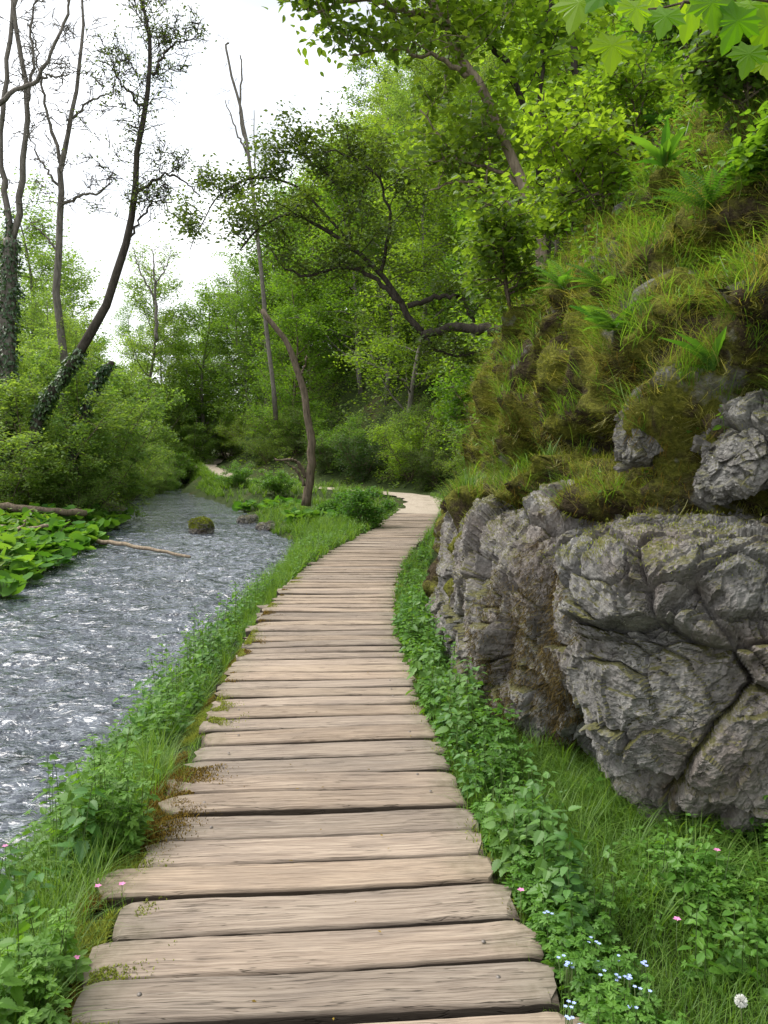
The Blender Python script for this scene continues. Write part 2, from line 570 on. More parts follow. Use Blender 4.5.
def plank_mat():
    n = N('weathered_oak')
    tc = n.obj()
    oi = n.n('ShaderNodeObjectInfo').outputs['Random']
    cx = n.n('ShaderNodeCombineXYZ')
    n.l(n.math('MULTIPLY', oi, 37.0), cx.inputs[0]); n.l(n.math('MULTIPLY', oi, 91.0), cx.inputs[1]); n.l(n.math('MULTIPLY', oi, 53.0), cx.inputs[2])
    v = n.mapping(tc, (1, 1, 1), cx.outputs[0])
    warp = n.n('ShaderNodeVectorMath', operation='ADD')
    sc = n.n('ShaderNodeVectorMath', operation='SCALE'); n.l(n.noise(v, 2.2, 3, .5, 0, 'Color'), sc.inputs[0]); sc.inputs['Scale'].default_value = .045
    n.l(v, warp.inputs[0]); n.l(sc.outputs[0], warp.inputs[1]); w = warp.outputs[0]
    grain = n.noise(n.mapping(w, (1.7, 62, 30)), 1.3, 6, .7, .12)
    grain2 = n.noise(n.mapping(w, (5, 190, 60)), 1.2, 4, .6)
    blot = n.noise(n.mapping(v, (1.6, 5, 3)), 1.5, 5, .6)
    col = n.ramp(grain, [(.27, (.10, .070, .050)), (.40, (.24, .184, .138)), (.58, (.345, .275, .209)), (.8, (.455, .382, .30))])
    col = n.mix(n.ramp(grain2, [(.32, .75), (.5, 0.0)]), col, (.10, .073, .055))
    col = n.mix(n.ramp(blot, [(.46, 0.0), (.68, .75)]), col, n.mix(.65, col, (.155, .125, .105)))
    # long drying cracks
    ck = n.noise(n.mapping(w, (1.1, 34, 12), (4, 7, 1)), 1.0, 3, .6, .15)
    ckm = n.ramp(n.math('ABSOLUTE', n.math('SUBTRACT', ck, .5)), [(0, 1.0), (.010, 0.0)])
    ckm = n.math('MULTIPLY', ckm, n.ramp(n.noise(n.mapping(v, (1.5, 3, 3), (9, 2, 5)), 1.2, 2), [(.42, 0.0), (.52, .95)]))
    col = n.mix(ckm, col, (.045, .033, .024))
    # knots
    kn = n.vor(n.mapping(v, (1.6, 5.5, 4)), 1.3)
    knm = n.ramp(kn, [(.03, .8), (.075, 0.0)])
    col = n.mix(knm, col, (.09, .06, .042))
    hsv = n.n('ShaderNodeHueSaturation'); n.l(col, hsv.inputs['Color'])
    n.l(n.math('ADD', n.math('MULTIPLY', oi, .34), .86), hsv.inputs['Value']); hsv.inputs['Saturation'].default_value = .92
    h = n.math('ADD', grain, n.math('MULTIPLY', grain2, .4)); h = n.math('SUBTRACT', h, n.math('MULTIPLY', ckm, .8))
    # damp, algae-stained ends
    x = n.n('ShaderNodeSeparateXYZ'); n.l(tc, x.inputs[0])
    en = n.math('ADD', n.math('ABSOLUTE', x.outputs[0]), n.math('MULTIPLY', n.math('SUBTRACT', n.noise(v, 7, 5, .65), .5), .55))
    c = n.mix(n.ramp(en, [(.5, 0.0), (.72, .65)]), hsv.outputs[0], n.ramp(n.noise(v, 22, 4), [(.35, (.10, .09, .055)), (.65, (.24, .21, .16))]))
    # painted gap shade: the lower sides of each board darkened in the colour
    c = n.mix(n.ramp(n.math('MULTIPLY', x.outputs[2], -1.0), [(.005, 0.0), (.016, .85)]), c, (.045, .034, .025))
    # some boards greyer, some redder
    tint = n.ramp(n.math('FRACT', n.math('MULTIPLY', oi, 7.13)), [(0, (.80, .83, .86)), (.35, (.98, .96, .95)), (.7, (1.0, .93, .84)), (1, (.88, .86, .80))])
    c = n.mix(.55, c, tint, 'MULTIPLY')
    b = n.bsdf(c, .85, .2, n.bump(h, .55, .010))
    return n.done(b.outputs[0])


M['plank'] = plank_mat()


def water_mat():
    n = N('stream_water')
    p = n.pos()
    v = n.mapping(p, (.75, 1.15, 1), rot=(0, 0, .18))
    a = n.noise(v, 3.6, 2, .5, .9)
    b_ = n.noise(v, 8.5, 2, .5, 1.0)
    c_ = n.noise(v, 27, 1, .5, .5)
    h = n.math('ADD', n.math('ADD', n.math('MULTIPLY', a, 1.0), n.math('MULTIPLY', b_, .5)), n.math('MULTIPLY', c_, .10))
    col = n.ramp(n.noise(v, 1.7, 4, .6), [(.3, (.028, .034, .045)), (.7, (.08, .092, .115))])
    dk = n.ramp(n.noise(n.mapping(v, (1, 1, 1), (3, 1, 0), (0, 0, -.3)), 6, 5, .65, 1.2), [(.38, .9), (.50, 0.0)])
    col = n.mix(dk, col, (.010, .012, .016))
    th = n.noise(n.mapping(v, (1, 1.2, 1), (7, 2, 0), (0, 0, -.2)), 7, 4, .6, .9)
    th = n.ramp(n.math('ABSOLUTE', n.math('SUBTRACT', th, .5)), [(0, .5), (.02, 0.0)])
    col = n.mix(th, col, (.42, .45, .49))  # thin ripple highlights painted into the water colour
    foam_glint = n.ramp(n.math('ADD', n.math('MULTIPLY', n.noise(v, 1.6, 4, .6, .8), .38), n.math('MULTIPLY', n.noise(n.mapping(v, (1, .8, 1), rot=(0, 0, .5)), 24, 5, .7, 1.2), .72)), [(.66, 0.0), (.78, .3)])
    col = n.mix(foam_glint, col, (.50, .52, .54))  # pale flecks: foam streaks plus fine glints painted into the colour
    bs = n.bsdf(col, .12, .5, n.bump(n.math('MULTIPLY', h, n.ramp(n.noise(p, .9, 3, .5), [(.35, .45), (.6, 1.0)])), 1.0, .085))
    bs.inputs['IOR'].default_value = 1.45
    n.l(n.math('ADD', n.math('MULTIPLY', foam_glint, .4), .07), bs.inputs['Roughness'])
    return n.done(bs.outputs[0])


M['water'] = water_mat()


def plain(name, col, rough=.6, spec=.3, metal=0):
    n = N(name)
    p = n.obj()
    c = n.mix(n.ramp(n.noise(p, 30, 3), [(.3, .0), (.7, .5)]), col, tuple(x * .6 for x in col))
    b = n.bsdf(c, rough, spec); b.inputs['Metallic'].default_value = metal
    return n.done(b.outputs[0])


M['pink'] = plain('pink_petal', (.62, .22, .42))
M['blue'] = plain('blue_petal', (.38, .48, .80))
M['white'] = plain('white_petal', (.8, .8, .75))
M['yellow'] = plain('yellow_centre', (.7, .55, .08))
M['nail'] = plain('galvanised', (.16, .14, .125), .55, .5, .5)
M['deadleaf'] = plain('dead_leaf', (.26, .15, .08), .8)

# ------------------------------------------------------------------ the lie of the land
_ey = np.array([1020, 1000, 960, 912, 878, 851, 814, 797, 771, 746, 728, 706, 673, 655, 629, 607, 587, 565, 546.6, 530, 510])
_el = np.array([82, 90, 100, 112, 128, 150, 174, 178, 186, 205, 211, 214, 230, 240, 253, 268, 280, 304, 335, 360, 401])
_er = np.array([575, 564, 540, 519, 501, 484, 470, 459, 448, 437, 429, 422, 410, 402, 395, 391, 391, 397, 408, 421, 440])
PZY = np.array([-5, 0, 6, 10, 15, 20, 28, 31, 34, 45, 58, 62, 80, 300])
PZZ = np.array([0, 0, .02, .10, .22, .33, .42, .66, .85, 1.45, 2.35, 2.7, 4.2, 20])


def pz(y):
    return np.interp(y, PZY, PZZ)


def onpath(px, py):
    z = 0.0
    r = ray(px, py)
    for _ in range(30):
        y = (z - EYE) / r[2] * r[1]
        z = .5 * z + .5 * float(pz(min(y, 60)))
    t = (z - EYE) / r[2]
    return CAMP + r * t


_L = np.array([onpath(a, b) for a, b in zip(_el, _ey)])
_Rr = np.array([onpath(a, b) for a, b in zip(_er, _ey)])
EDY = .5 * (_L[:, 1] + _Rr[:, 1])
EDL, EDR = _L[:, 0].copy(), _Rr[:, 0].copy()
for _ in range(2):   # light smoothing of the far picks
    EDL[1:-1] = .25 * EDL[:-2] + .5 * EDL[1:-1] + .25 * EDL[2:]
    EDR[1:-1] = .25 * EDR[:-2] + .5 * EDR[1:-1] + .25 * EDR[2:]


def path_left(y):
    return np.interp(y, EDY, EDL)


def path_right(y):
    return np.interp(y, EDY, EDR)


YEND = float(EDY[-1])
# centre line incl. the gravel part beyond the boards
CL = [(.5 * (path_left(y) + path_right(y)), y) for y in np.arange(-3, 25.1, 1.0)]
CL += [(1.45, 28), (1.7, 30.8), (1.0, 33.3), (-1.5, 36.3), (-5, 40), (-8.6, 45.5), (-12.2, 55), (-14.2, 62), (-16, 80), (-20, 130), (-24, 300)]
CL = np.array(CL)
TOE = np.array([(1.9, -6), (1.7, 0), (1.5, 2.5), (1.3, 3.2), (.95, 3.7), (.62, 4.8), (.5, 6.2), (.47, 7.5), (.55, 8.8), (.95, 12), (1.75, 16), (2.9, 22), (3.1, 27), (3.2, 30.5), (2.7, 34), (-.3, 38.3), (-3.9, 42), (-7.3, 46.6), (-11, 56), (-13, 62.5), (-14.7, 80), (-18, 130), (-22, 300)])
RXL = np.array([(-6, -5.6), (0, -5.5), (6, -5.4), (9, -5.5), (11.7, -5.8), (15.1, -6.4), (20, -7.4), (26, -8.8), (38, -12.5), (60, -17.5), (80, -21), (300, -60)])
RXR = np.array([(-6, -1.55), (0, -1.6), (2.5, -1.72), (4, -1.75), (6, -1.7), (9, -1.75), (12, -1.85), (15, -2.0), (18, -2.15), (22, -3.6), (28.8, -5.4), (35, -7.4), (45, -10.8), (60, -15.2), (80, -18.5), (300, -52)])
RZ = np.array([(-6, -.55), (4, -.5), (8, -.42), (12, -.30), (18, -.05), (28, .22), (38, .4), (45, .5), (60, .78), (80, 1.4), (300, 12)])


def xl(y): return np.interp(y, RXL[:, 0], RXL[:, 1])
def xr(y): return np.interp(y, RXR[:, 0], RXR[:, 1])
def rz(y): return np.interp(y, RZ[:, 0], RZ[:, 1])


def poly_dist(x, y, P):
    """unsigned distance, nearest y, side (+ right of the direction of travel)"""
    bd = np.full(len(x), 1e9); by = np.zeros(len(x)); bs = np.zeros(len(x))
    for k in range(len(P) - 1):
        a, b = P[k], P[k + 1]
        dx, dy = b - a
        t = np.clip(((x - a[0]) * dx + (y - a[1]) * dy) / (dx * dx + dy * dy), 0, 1)
        qx, qy = a[0] + t * dx, a[1] + t * dy
        d = np.hypot(x - qx, y - qy)
        m = d < bd
        bd = np.where(m, d, bd); by = np.where(m, qy, by)
        side = np.sign(dy * (x - a[0]) - dx * (y - a[1]))
        bs = np.where(m, side, bs)
    return bd, by, bs


HS_N = np.array([(0, 0), (.35, 0), (.5, 1.2), (.9, 1.5), (1.1, 2.2), (1.5, 3.1), (2.2, 3.9), (3, 4.9), (4, 6.2), (6, 8), (11, 12.5), (20, 20), (40, 34), (90, 50), (300, 60)])
HS_F = np.array([(0, 0), (.6, .1), (2, 1.4), (5, 4.8), (10, 10.5), (20, 21), (40, 38), (90, 58), (300, 70)])


def ground_z(x, y):
    x = np.asarray(x, float); y = np.asarray(y, float)
    p3 = np.stack([x, y, 0 * x], 1)
    dp, py, _ = poly_dist(x, y, CL)
    zf = pz(py)
    bump = .05 * fbm(p3 * 2.2, 4, 3)
    zr = zf - .05 + bump
    zr = np.where(dp < .9, zf - .19 + .15 * sstep(.52, .64, dp) + .5 * bump, zr)
    er = x - xr(y); el = xl(y) - x
    w = rz(y)
    t = sstep(-.1, .75, er)
    z = (w - .05) * (1 - t) + zr * t
    zl = w + .28 * sstep(0, .8, el) + .035 * np.clip(el, 0, 40) + .06 * fbm(p3 * .7, 3, 8) + .5 * np.clip(el - 28, 0, 60)
    z = np.where(el > 0, zl, z)
    inside = np.minimum(-er, -el)
    z = np.where(inside > 0, w - .05 - .35 * sstep(0, .8, inside), z)
    td, ty, ts = poly_dist(x, y, TOE)
    s = np.where(ts > 0, td, 0)
    k = sstep(12, 19, ty)
    hill = np.interp(s, HS_N[:, 0], HS_N[:, 1]) * (1 - k) + np.interp(s, HS_F[:, 0], HS_F[:, 1]) * k
    hill = hill * (1 + .12 * fbm(p3 * .12, 2, 5))
    return z + hill + .25 * fbm(p3 * .35, 3, 9) * sstep(1.5, 5, s)


def gz1(x, y):
    return float(ground_z(np.array([x]), np.array([y]))[0])


def graded(a, b, fine_a, fine_b, step, grow=1.16):
    m = list(np.arange(fine_a, fine_b + 1e-6, step))
    s, c = step, fine_b
    while c < b:
        s *= grow; c += s; m.append(c)
    s, c = step, fine_a
    while c > a:
        s *= grow; c -= s; m.insert(0, c)
    return np.array(m)


def sheet(xs, ys, zfun):
    X, Y = np.meshgrid(xs, ys)
    z = zfun(X.ravel(), Y.ravel())
    v = np.stack([X.ravel(), Y.ravel(), z], 1)
    nx, ny = len(xs), len(ys)
    i = np.arange(ny - 1)[:, None] * nx; j = np.arange(nx - 1)[None]
    f = np.stack([i + j, i + j + 1, i + nx + j + 1, i + nx + j], -1).reshape(-1, 4)
    return v, f


g = G()
g.add(*sheet(graded(-400, 400, -7, 4, .12), graded(-12, 600, .5, 22, .14), ground_z))
tag(g.build('ground', M['ground']), 'grassy valley floor and wooded hillside ground', 'ground', kind='structure')

# ------------------------------------------------------------------ river
def wave(x, y):
    p = np.stack([x * .8, y * 1.15, 0 * x], 1)
    a = sstep(60, 10, y)
    return rz(y) + a * (.035 * fbm(p * 2.1, 3, 21) + .034 * ridged(p * 3.6, 2, 25) + .005 * fbm(p * 13, 1, 29))


ys = graded(-6, 90, 2.8, 20, .035, 1.05)
us = np.linspace(0, 1, 200)
U, Yg = np.meshgrid(us, ys)
lx, rx = xl(Yg) - .25, xr(Yg) + .45
X = lx + (rx - lx) * U
v = np.stack([X.ravel(), Yg.ravel(), wave(X.ravel(), Yg.ravel())], 1)
nx = len(us)
i = np.arange(len(ys) - 1)[:, None] * nx; j = np.arange(nx - 1)[None]
g = G(); g.add(v, np.stack([i + j, i + j + 1, i + nx + j + 1, i + nx + j], -1).reshape(-1, 4))
tag(g.build('river_water', M['water']), 'shallow rippling grey stream running beside the boardwalk', 'river', kind='structure')

# gravel path beyond the boards
cl2 = smooth_path(np.array([(x, y, 0) for x, y in CL if 23 < y < 130]), 90)
tn = unit(np.gradient(cl2, axis=0)); nrm2 = np.stack([tn[:, 1], -tn[:, 0], 0 * tn[:, 0]], 1)
rows = []
for o in np.linspace(-.85, .85, 9):
    q = cl2 + nrm2 * (o * (1 + .12 * np.sin(np.arange(90) * 1.3 + o * 3)))[:, None]
    q[:, 2] = pz(cl2[:, 1]) - .015 - .03 * abs(o)
    rows.append(q)
v = np.stack(rows, 1).reshape(-1, 3)
i = np.arange(89)[:, None] * 9; j = np.arange(8)[None]
g = G(); g.add(v, np.stack([i + j, i + j + 1, i + 9 + j + 1, i + 9 + j], -1).reshape(-1, 4))
tag(g.build('gravel_path', M['gravel']), 'pale gravel path curving left beyond the boardwalk', 'path', kind='structure')

# ------------------------------------------------------------------ boardwalk
bw = empty('boardwalk', (0, 0, 0), 'weathered timber boardwalk of uneven planks curving along the river', 'boardwalk')
y = 1.25
centre = lambda q: .5 * (float(path_left(q)) + float(path_right(q)))
planks = 0
while y < YEND - .3 and planks < 100:
    wdt = float(R.uniform(.176, .216)) if y < 12 else float(R.uniform(.19, .24))
    gap = float(R.uniform(.018, .034))
    yc = y + wdt / 2
    xa, xb = float(path_left(yc)), float(path_right(yc))
    xa += float(R.normal(0, .013)) - .01; xb += float(R.normal(0, .014)) + .01
    if R.random() < .1: xa -= .07
    L = xb - xa
    dirx = centre(yc + .6) - centre(yc - .6)
    rot = -math.atan2(dirx, 1.2) * .75 + float(R.normal(0, .006)) + .02
    nxs, prof = 44, None
    hw = wdt / 2
    prof = [(-hw, -.075), (-hw - .001, -.012), (-hw + .008, -.002), (-hw * .5, .001), (0, .002), (hw * .5, .001), (hw - .008, -.002), (hw + .001, -.012), (hw, -.075)]
    tt = np.linspace(-.5, .5, nxs)
    sd = int(R.integers(1e6))
    pp = np.stack([tt * L * 2.2, 0 * tt, 0 * tt + sd], 1)
    e1 = .007 * fbm(pp, 4, 1) + .004 * fbm(pp * 5, 2, 7); e2 = .007 * fbm(pp, 4, 2) + .004 * fbm(pp * 5, 2, 9)
    endn = .018 * R.standard_normal((2, len(prof)))
    vs = []
    for k, t in enumerate(tt):
        for q, (a, b) in enumerate(prof):
            e = (e1[k] if a < 0 else e2[k]) * abs(a) / hw
            xx = t * L
            if k == 0: xx += endn[0, q]
            if k == nxs - 1: xx += endn[1, q]
            chip = .02 * max(0, (abs(t) - .46) / .04) ** 2 if q in (1, 2, 6, 7) else 0
            vs.append((xx, a + e, b + (.004 * math.sin(t * 5 + sd) if b > -.05 else 0) - chip * .6))
    vs = np.array(vs)
    top = vs[:, 2] > -.03
    vs[top, 2] += .0022 * fbm(np.stack([vs[top, 0] * 3, vs[top, 1] * 60, vs[top, 2] * 0 + sd], 1), 3, 5)
    m = len(prof)
    i = np.arange(nxs - 1)[:, None] * m; j = np.arange(m)[None]; jn = (j + 1) % m
    f = np.stack([i + j, i + m + j, i + m + jn, i + jn], -1).reshape(-1, 4)
    g = G(); g.add(vs, f)
    g.f.append(np.array([list(range(m))])); g.f.append(np.array([list(range((nxs - 1) * m, nxs * m))[::-1]]))
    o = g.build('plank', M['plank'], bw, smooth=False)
    o.location = ((xa + xb) / 2, yc, float(pz(yc)) + float(R.normal(0, .003)))
    o.rotation_euler = (float(R.normal(0, .007)), float(R.normal(0, .005)), rot)
    planks += 1
    if y < 6:
        for sx in (-1, 1):
            if R.random() < .75:
                g = G()
                a = np.linspace(0, 2 * PI, 9)[:-1]
                ring = np.stack([np.cos(a) * .0075, np.sin(a) * .0075, 0 * a], 1)
                cpos = np.array([sx * (L / 2 - .17) + R.normal(0, .015), R.normal(0, .025), .004])
                g.add(np.concatenate([ring + cpos, ring * .7 + cpos + [0, 0, .003], [cpos + [0, 0, .0035]]]),
                      np.array([(k, (k + 1) % 8, 8 + (k + 1) % 8) for k in range(8)] + [(k, 8 + (k + 1) % 8, 8 + k) for k in range(8)] + [(8 + k, 8 + (k + 1) % 8, 16) for k in range(8)]))
                g.build('nail', M['nail'], o)
    y += wdt + gap
YB = y
for off in (-.42, .42):
    yy = np.arange(1.2, YB, .5)
    pts = np.array([(centre(q) + off, q, float(pz(q)) - .10) for q in yy])
    g = G(); tube(g, pts, .05, 4)
    g.build('bearer', M['bark_dark'], bw)

# ------------------------------------------------------------------ cliff and rocks on the right
PROF = np.array([(0, -.15), (.0, .3), (.03, .8), (.1, 1.25), (.28, 1.5), (.46, 2.0), (.62, 2.6), (.85, 3.1), (1.45, 3.9), (2.3, 4.95), (3.3, 6.2), (5, 8.0), (7.5, 10.2)])
ptl = np.concatenate([[0], np.cumsum(np.hypot(*np.diff(PROF, axis=0).T))])
cy = np.concatenate([np.arange(.8, 9.5, .035), np.arange(9.5, 20, .09)])
cv = np.concatenate([np.arange(0, 6, .035), np.arange(6, ptl[-1], .08)])
Yc, Vc = np.meshgrid(cy, cv)
toex = np.interp(Yc, TOE[:, 1][:12], TOE[:, 0][:12])
px_ = np.interp(Vc, ptl, PROF[:, 0]); pzv = np.interp(Vc, ptl, PROF[:, 1])
fade = sstep(20, 13, Yc)
low = sstep(1.5, .9, pzv) * sstep(6.2, 4.6, Yc)
C0 = np.stack([(toex + .12 + .55 * low + px_ * (1 + (1 - fade) * .6)).ravel(), Yc.ravel(), (pzv * (.35 + .65 * fade) + pz(Yc)).ravel()], 1)
dirn = unit(np.stack([-.85 + 0 * Yc.ravel(), -.3 + 0 * Yc.ravel(), .25 + .5 * sstep(2.5, 6, pzv.ravel())], 1))
disp = .26 * fbm(C0 * 1.1, 3, 31) + .16 * (np.abs(vnoise(C0 * 2.3, 35)) - .35) + .11 * fbm(C0 * 4.5, 4, 37, .6) + .03 * fbm(C0 * 19, 3, 39)
crev = ridged(C0 * np.array([1.2, 1.0, .8]), 2, 44)
disp = disp - .34 * sstep(.58, .82, crev)
lam, lame = facets(C0 * np.array([1.5, 1.4, 2.2]) + .25 * np.stack([fbm(C0 * 3, 3, 61), fbm(C0 * 3, 3, 62), fbm(C0 * 3, 3, 63)], 1), 64)
disp = disp + .17 * lam - .09 * sstep(.08, 0, lame)
# overhanging turf lip over the ledge and a hollow beneath it
zz = C0[:, 2]
disp = disp - .16 * np.exp(-((zz - 1.55) / .22) ** 2) + .10 * np.exp(-((zz - 2.35) / .3) ** 2)
C1 = C0 + dirn * disp[:, None]
nxc = len(cy)
i = np.arange(len(cv) - 1)[:, None] * nxc; j = np.arange(nxc - 1)[None]
CF = np.stack([i + j, i + j + 1, i + nxc + j + 1, i + nxc + j], -1).reshape(-1, 4)
g = G(); g.add(C1, CF)
tag(g.build('mossy_cliff', M['cliff']), 'steep mossy earth bank rising above the rocks', 'bank', kind='structure')
a_, b_, c_, d_ = (C1[CF[:, k]] for k in range(4))
cN = unit(np.cross(c_ - a_, d_ - b_)); cA = .5 * np.linalg.norm(np.cross(c_ - a_, d_ - b_), axis=1)
_cd = dirn[CF[:, 0]]
cN = cN * np.sign((cN * _cd).sum(1).mean())


def on_cliff(n, mask=None, rng=R):
    w = cA.copy()
    if mask is not None: w = w * mask
    k = rng.choice(len(w), n, p=w / w.sum())
    u, v_ = rng.random((2, n))
    p = (a_[k] * ((1 - u) * (1 - v_))[:, None] + b_[k] * (u * (1 - v_))[:, None] + c_[k] * (u * v_)[:, None] + d_[k] * ((1 - u) * v_)[:, None])
    return p, cN[k]


def cliff_hit(px, py):
    qx, qy, f = proj(C1)
    d = np.hypot(qx - px, qy - py)
    m = (d < 7) & (f > 0)
    k = np.where(m)[0]
    if len(k) == 0: k = np.array([np.argmin(d)])
    return C1[k[np.argmin(f[k])]]


def rock(name, c, rad, seed, label, n=110, amp=1.0, pw=3.2, fs=2.6, rotz=0, mat='rock', tilt=0.0, mod=None):
    vs, fs_ = [], []
    b = 0
    lin = np.tan(np.linspace(-PI / 4, PI / 4, n))
    A, B = np.meshgrid(lin, lin)
    A, B = A.ravel(), B.ravel(); one = np.ones_like(A)
    i = np.arange(n - 1)[:, None] * n; j = np.arange(n - 1)[None]
    q = np.stack([i + j, i + j + 1, i + n + j + 1, i + n + j], -1).reshape(-1, 4)
    for fc in ((one, A, B), (-one, B, A), (B, one, A), (A, -one, B), (A, B, one), (B, A, -one)):
        vs.append(np.stack(fc, 1)); fs_.append(q + b); b += n * n
    v = unit(np.concatenate(vs)); f = np.concatenate(fs_)
    r = (np.abs(v) ** pw).sum(1) ** (-1 / pw)
    p = v * r[:, None] * np.array(rad)
    ca, sa = math.cos(rotz), math.sin(rotz)
    p = p @ np.array([[ca, sa, 0], [-sa, ca, 0], [0, 0, 1]])
    p[:, 0] += tilt * p[:, 2]
    wp = p + np.array(c)
    nn = unit(p / np.array(rad) ** 2)
    if mod is not None:
        p = mod(p, wp)
    wq = wp + .10 * np.stack([fbm(wp * 3, 3, seed + 90), fbm(wp * 3, 3, seed + 91), fbm(wp * 3, 3, seed + 92)], 1)
    v1, e1 = facets(wq * np.array([1, 1, 1.4]) * fs, seed)
    v2, e2 = facets(wq * np.array([1.1, 1, 1.5]) * fs * 2.7 + 9, seed + 20)
    v3, e3 = facets(wq * fs * 6.5 + 4, seed + 30)
    d = amp * (.15 * fbm(wp * 1.4, 3, seed + 40) + .11 * v1 + .060 * v2 + .024 * v3 + .045 * fbm(wp * 5, 5, seed + 50, .6) + .015 * fbm(wp * 28, 4, seed + 55, .6))
    v4, _ = facets(wq * fs * 15 + 2, seed + 70)
    d += amp * .010 * v4
    d -= amp * (.07 * sstep(.05, .0, e1) + .030 * sstep(.07, 0, e2) * (vnoise(wp * 2.2, seed + 60) > 0))
    p = p + nn * d[:, None]
    # weld the seams of the six faces
    key = np.round(np.concatenate(vs) / np.abs(np.concatenate(vs)).max(1, keepdims=True), 5)
    _, inv, idx = np.unique(key, axis=0, return_inverse=True, return_index=True)[0:1] + np.unique(key, axis=0, return_inverse=True, return_index=True)[2:] + np.unique(key, axis=0, return_index=True)[1:]
    inv = np.asarray(inv).ravel()
    g = G(); g.add(p[idx], inv[f])
    o = g.build(name, M[mat], None, smooth=False)
    o.location = c
    return tag(o, label, 'rock'), p[idx] + np.array(c)


_, BOULDER = rock('boulder', (1.90, 3.84, .60), (.98, .90, .73), 101, 'big grey cracked limestone boulder at the right edge, beside the grass', 200, .9, 3.6, 1.35, -.12, tilt=-.03)
_, OUTCROP = rock('rock_outcrop', (1.30, 6.15, .55), (.78, 2.25, .86), 202, 'long grey limestone outcrop hugging the boardwalk under the mossy bank', 210, 1.1, 3.6, 1.1, .02, tilt=.10)
rock('jutting_rock', cliff_hit(748, 462) + np.array([.13, .06, .05]), (.24, .30, .19), 303, 'pale rough rock jutting from the bank above the big boulder', 120, .5, 3.4, 3.4, .1, tilt=.2)
rock('exposed_rock', cliff_hit(622, 415) + np.array([.155, .07, 0]), (.13, .2, .26), 404, 'small bare rock patch showing through moss high on the bank', 90, .4, 3, 3.4, .1, tilt=.3)
p = at(201, 533, 20.5)
_, STONE = rock('river_stone', (p[0], 20.5, float(rz(20.5)) + .14), (.32, .3, .26), 505, 'mossy stone standing alone in the middle of the stream', 50, .6, 2.4, 3, 0)
for k, (px, d) in enumerate(((272, 21.5), (296, 20.5), (248, 24.0), (352, 19.5))):
    x = at(px, 525, d)[0]
    rock('bank_stone', (x, d, float(rz(d)) + .06), (.42, .3, .16), 600 + k * 9,
         ['flat dark stone at the water edge below the leaning trunk', 'low wet stone at the water edge near the butterbur', 'small flat stone at the far bend of the stream', 'grey stone half hidden under the round bush'][k], 36, .6, 2.6, 3, k)


# ------------------------------------------------------------------ trees
def polyline(start, d, L, n, rng, wander=.12, up=.0):
    pts = [np.array(start, float)]
    d = unit(np.array(d, float)); st = L / (n - 1)
    for _ in range(n - 1):
        d = unit(d + rng.standard_normal(3) * wander + np.array([0, 0, up]))
        pts.append(pts[-1] + d * st)
    return np.array(pts)


def rot_about(d, ang, rng):
    a = unit(np.cross(d, rng.standard_normal(3)))
    return d * math.cos(ang) + np.cross(a, d) * math.sin(ang)


TW = [1.0]


def grow(rng, trunk, r0, r1, n1, f0, L1, el=(20, 50), n2=6, L2=.9, n3=3, L3=.4, up=.03, taper=.55, wander=.14, azr=None, rough=True):
    trunk = np.asarray(trunk)
    nt_ = len(trunk)
    rad = r0 + (r1 - r0) * np.linspace(0, 1, nt_) ** .8
    wood = [(trunk, rad)]; tw = []
    for k in range(n1):
        f = f0 + (1 - f0) * (k + rng.random()) / n1
        q = f * (nt_ - 1); a = int(q); b = min(a + 1, nt_ - 1)
        p = trunk[a] + (trunk[b] - trunk[a]) * (q - a)
        az = k * 2.4 + rng.normal(0, .4) if azr is None else rng.uniform(*azr)
        e = math.radians(rng.uniform(*el))
        d = np.array([math.cos(az) * math.cos(e), math.sin(az) * math.cos(e), math.sin(e)])
        g_ = (f - f0) / (1 - f0 + 1e-6)
        L = L1 * (1 - taper * g_) * rng.uniform(.7, 1.15)
        pl = polyline(p, d, L, 7, rng, wander, up)
        rr = max(.010, min(np.interp(q, range(nt_), rad) * .55, L * .016))
        wood.append((pl, np.linspace(rr, rr * .25, 7)))
        for m in range(n2):
            t = .25 + .75 * (m + rng.random()) / n2
            qq = t * 6; a = int(min(qq, 5)); p2 = pl[a] + (pl[a + 1] - pl[a]) * (qq - a)
            d2 = rot_about(unit(pl[a + 1] - pl[a]), rng.uniform(.5, 1.0), rng)
            d2[2] *= .7
            l2 = L2 * rng.uniform(.6, 1.2) * (1 - .4 * t)
            pl2 = polyline(p2, d2, l2, 5, rng, wander * 1.2, up * .5)
            wood.append((pl2, np.linspace(max(.006 * TW[0], rr * .35), .003 * TW[0], 5)))
            tw.append(pl2)
            for s in range(n3):
                a = rng.integers(1, 4)
                d3 = rot_about(unit(pl2[a + 1] - pl2[a]), rng.uniform(.5, 1.1), rng)
                pl3 = polyline(pl2[a], d3, L3 * rng.uniform(.6, 1.2), 3, rng, wander * 1.4, 0)
                wood.append((pl3, np.linspace(.005, .002, 3) * TW[0]))
                tw.append(pl3)
    return wood, tw


def wood_mesh(g, wood, sides=7):
    for k, (p, r) in enumerate(wood):
        s = sides if k == 0 else (5 if len(p) > 5 else (4 if len(p) > 4 else 3))
        tube(g, p, r, s, wob=.05 if r[0] > .04 else 0)


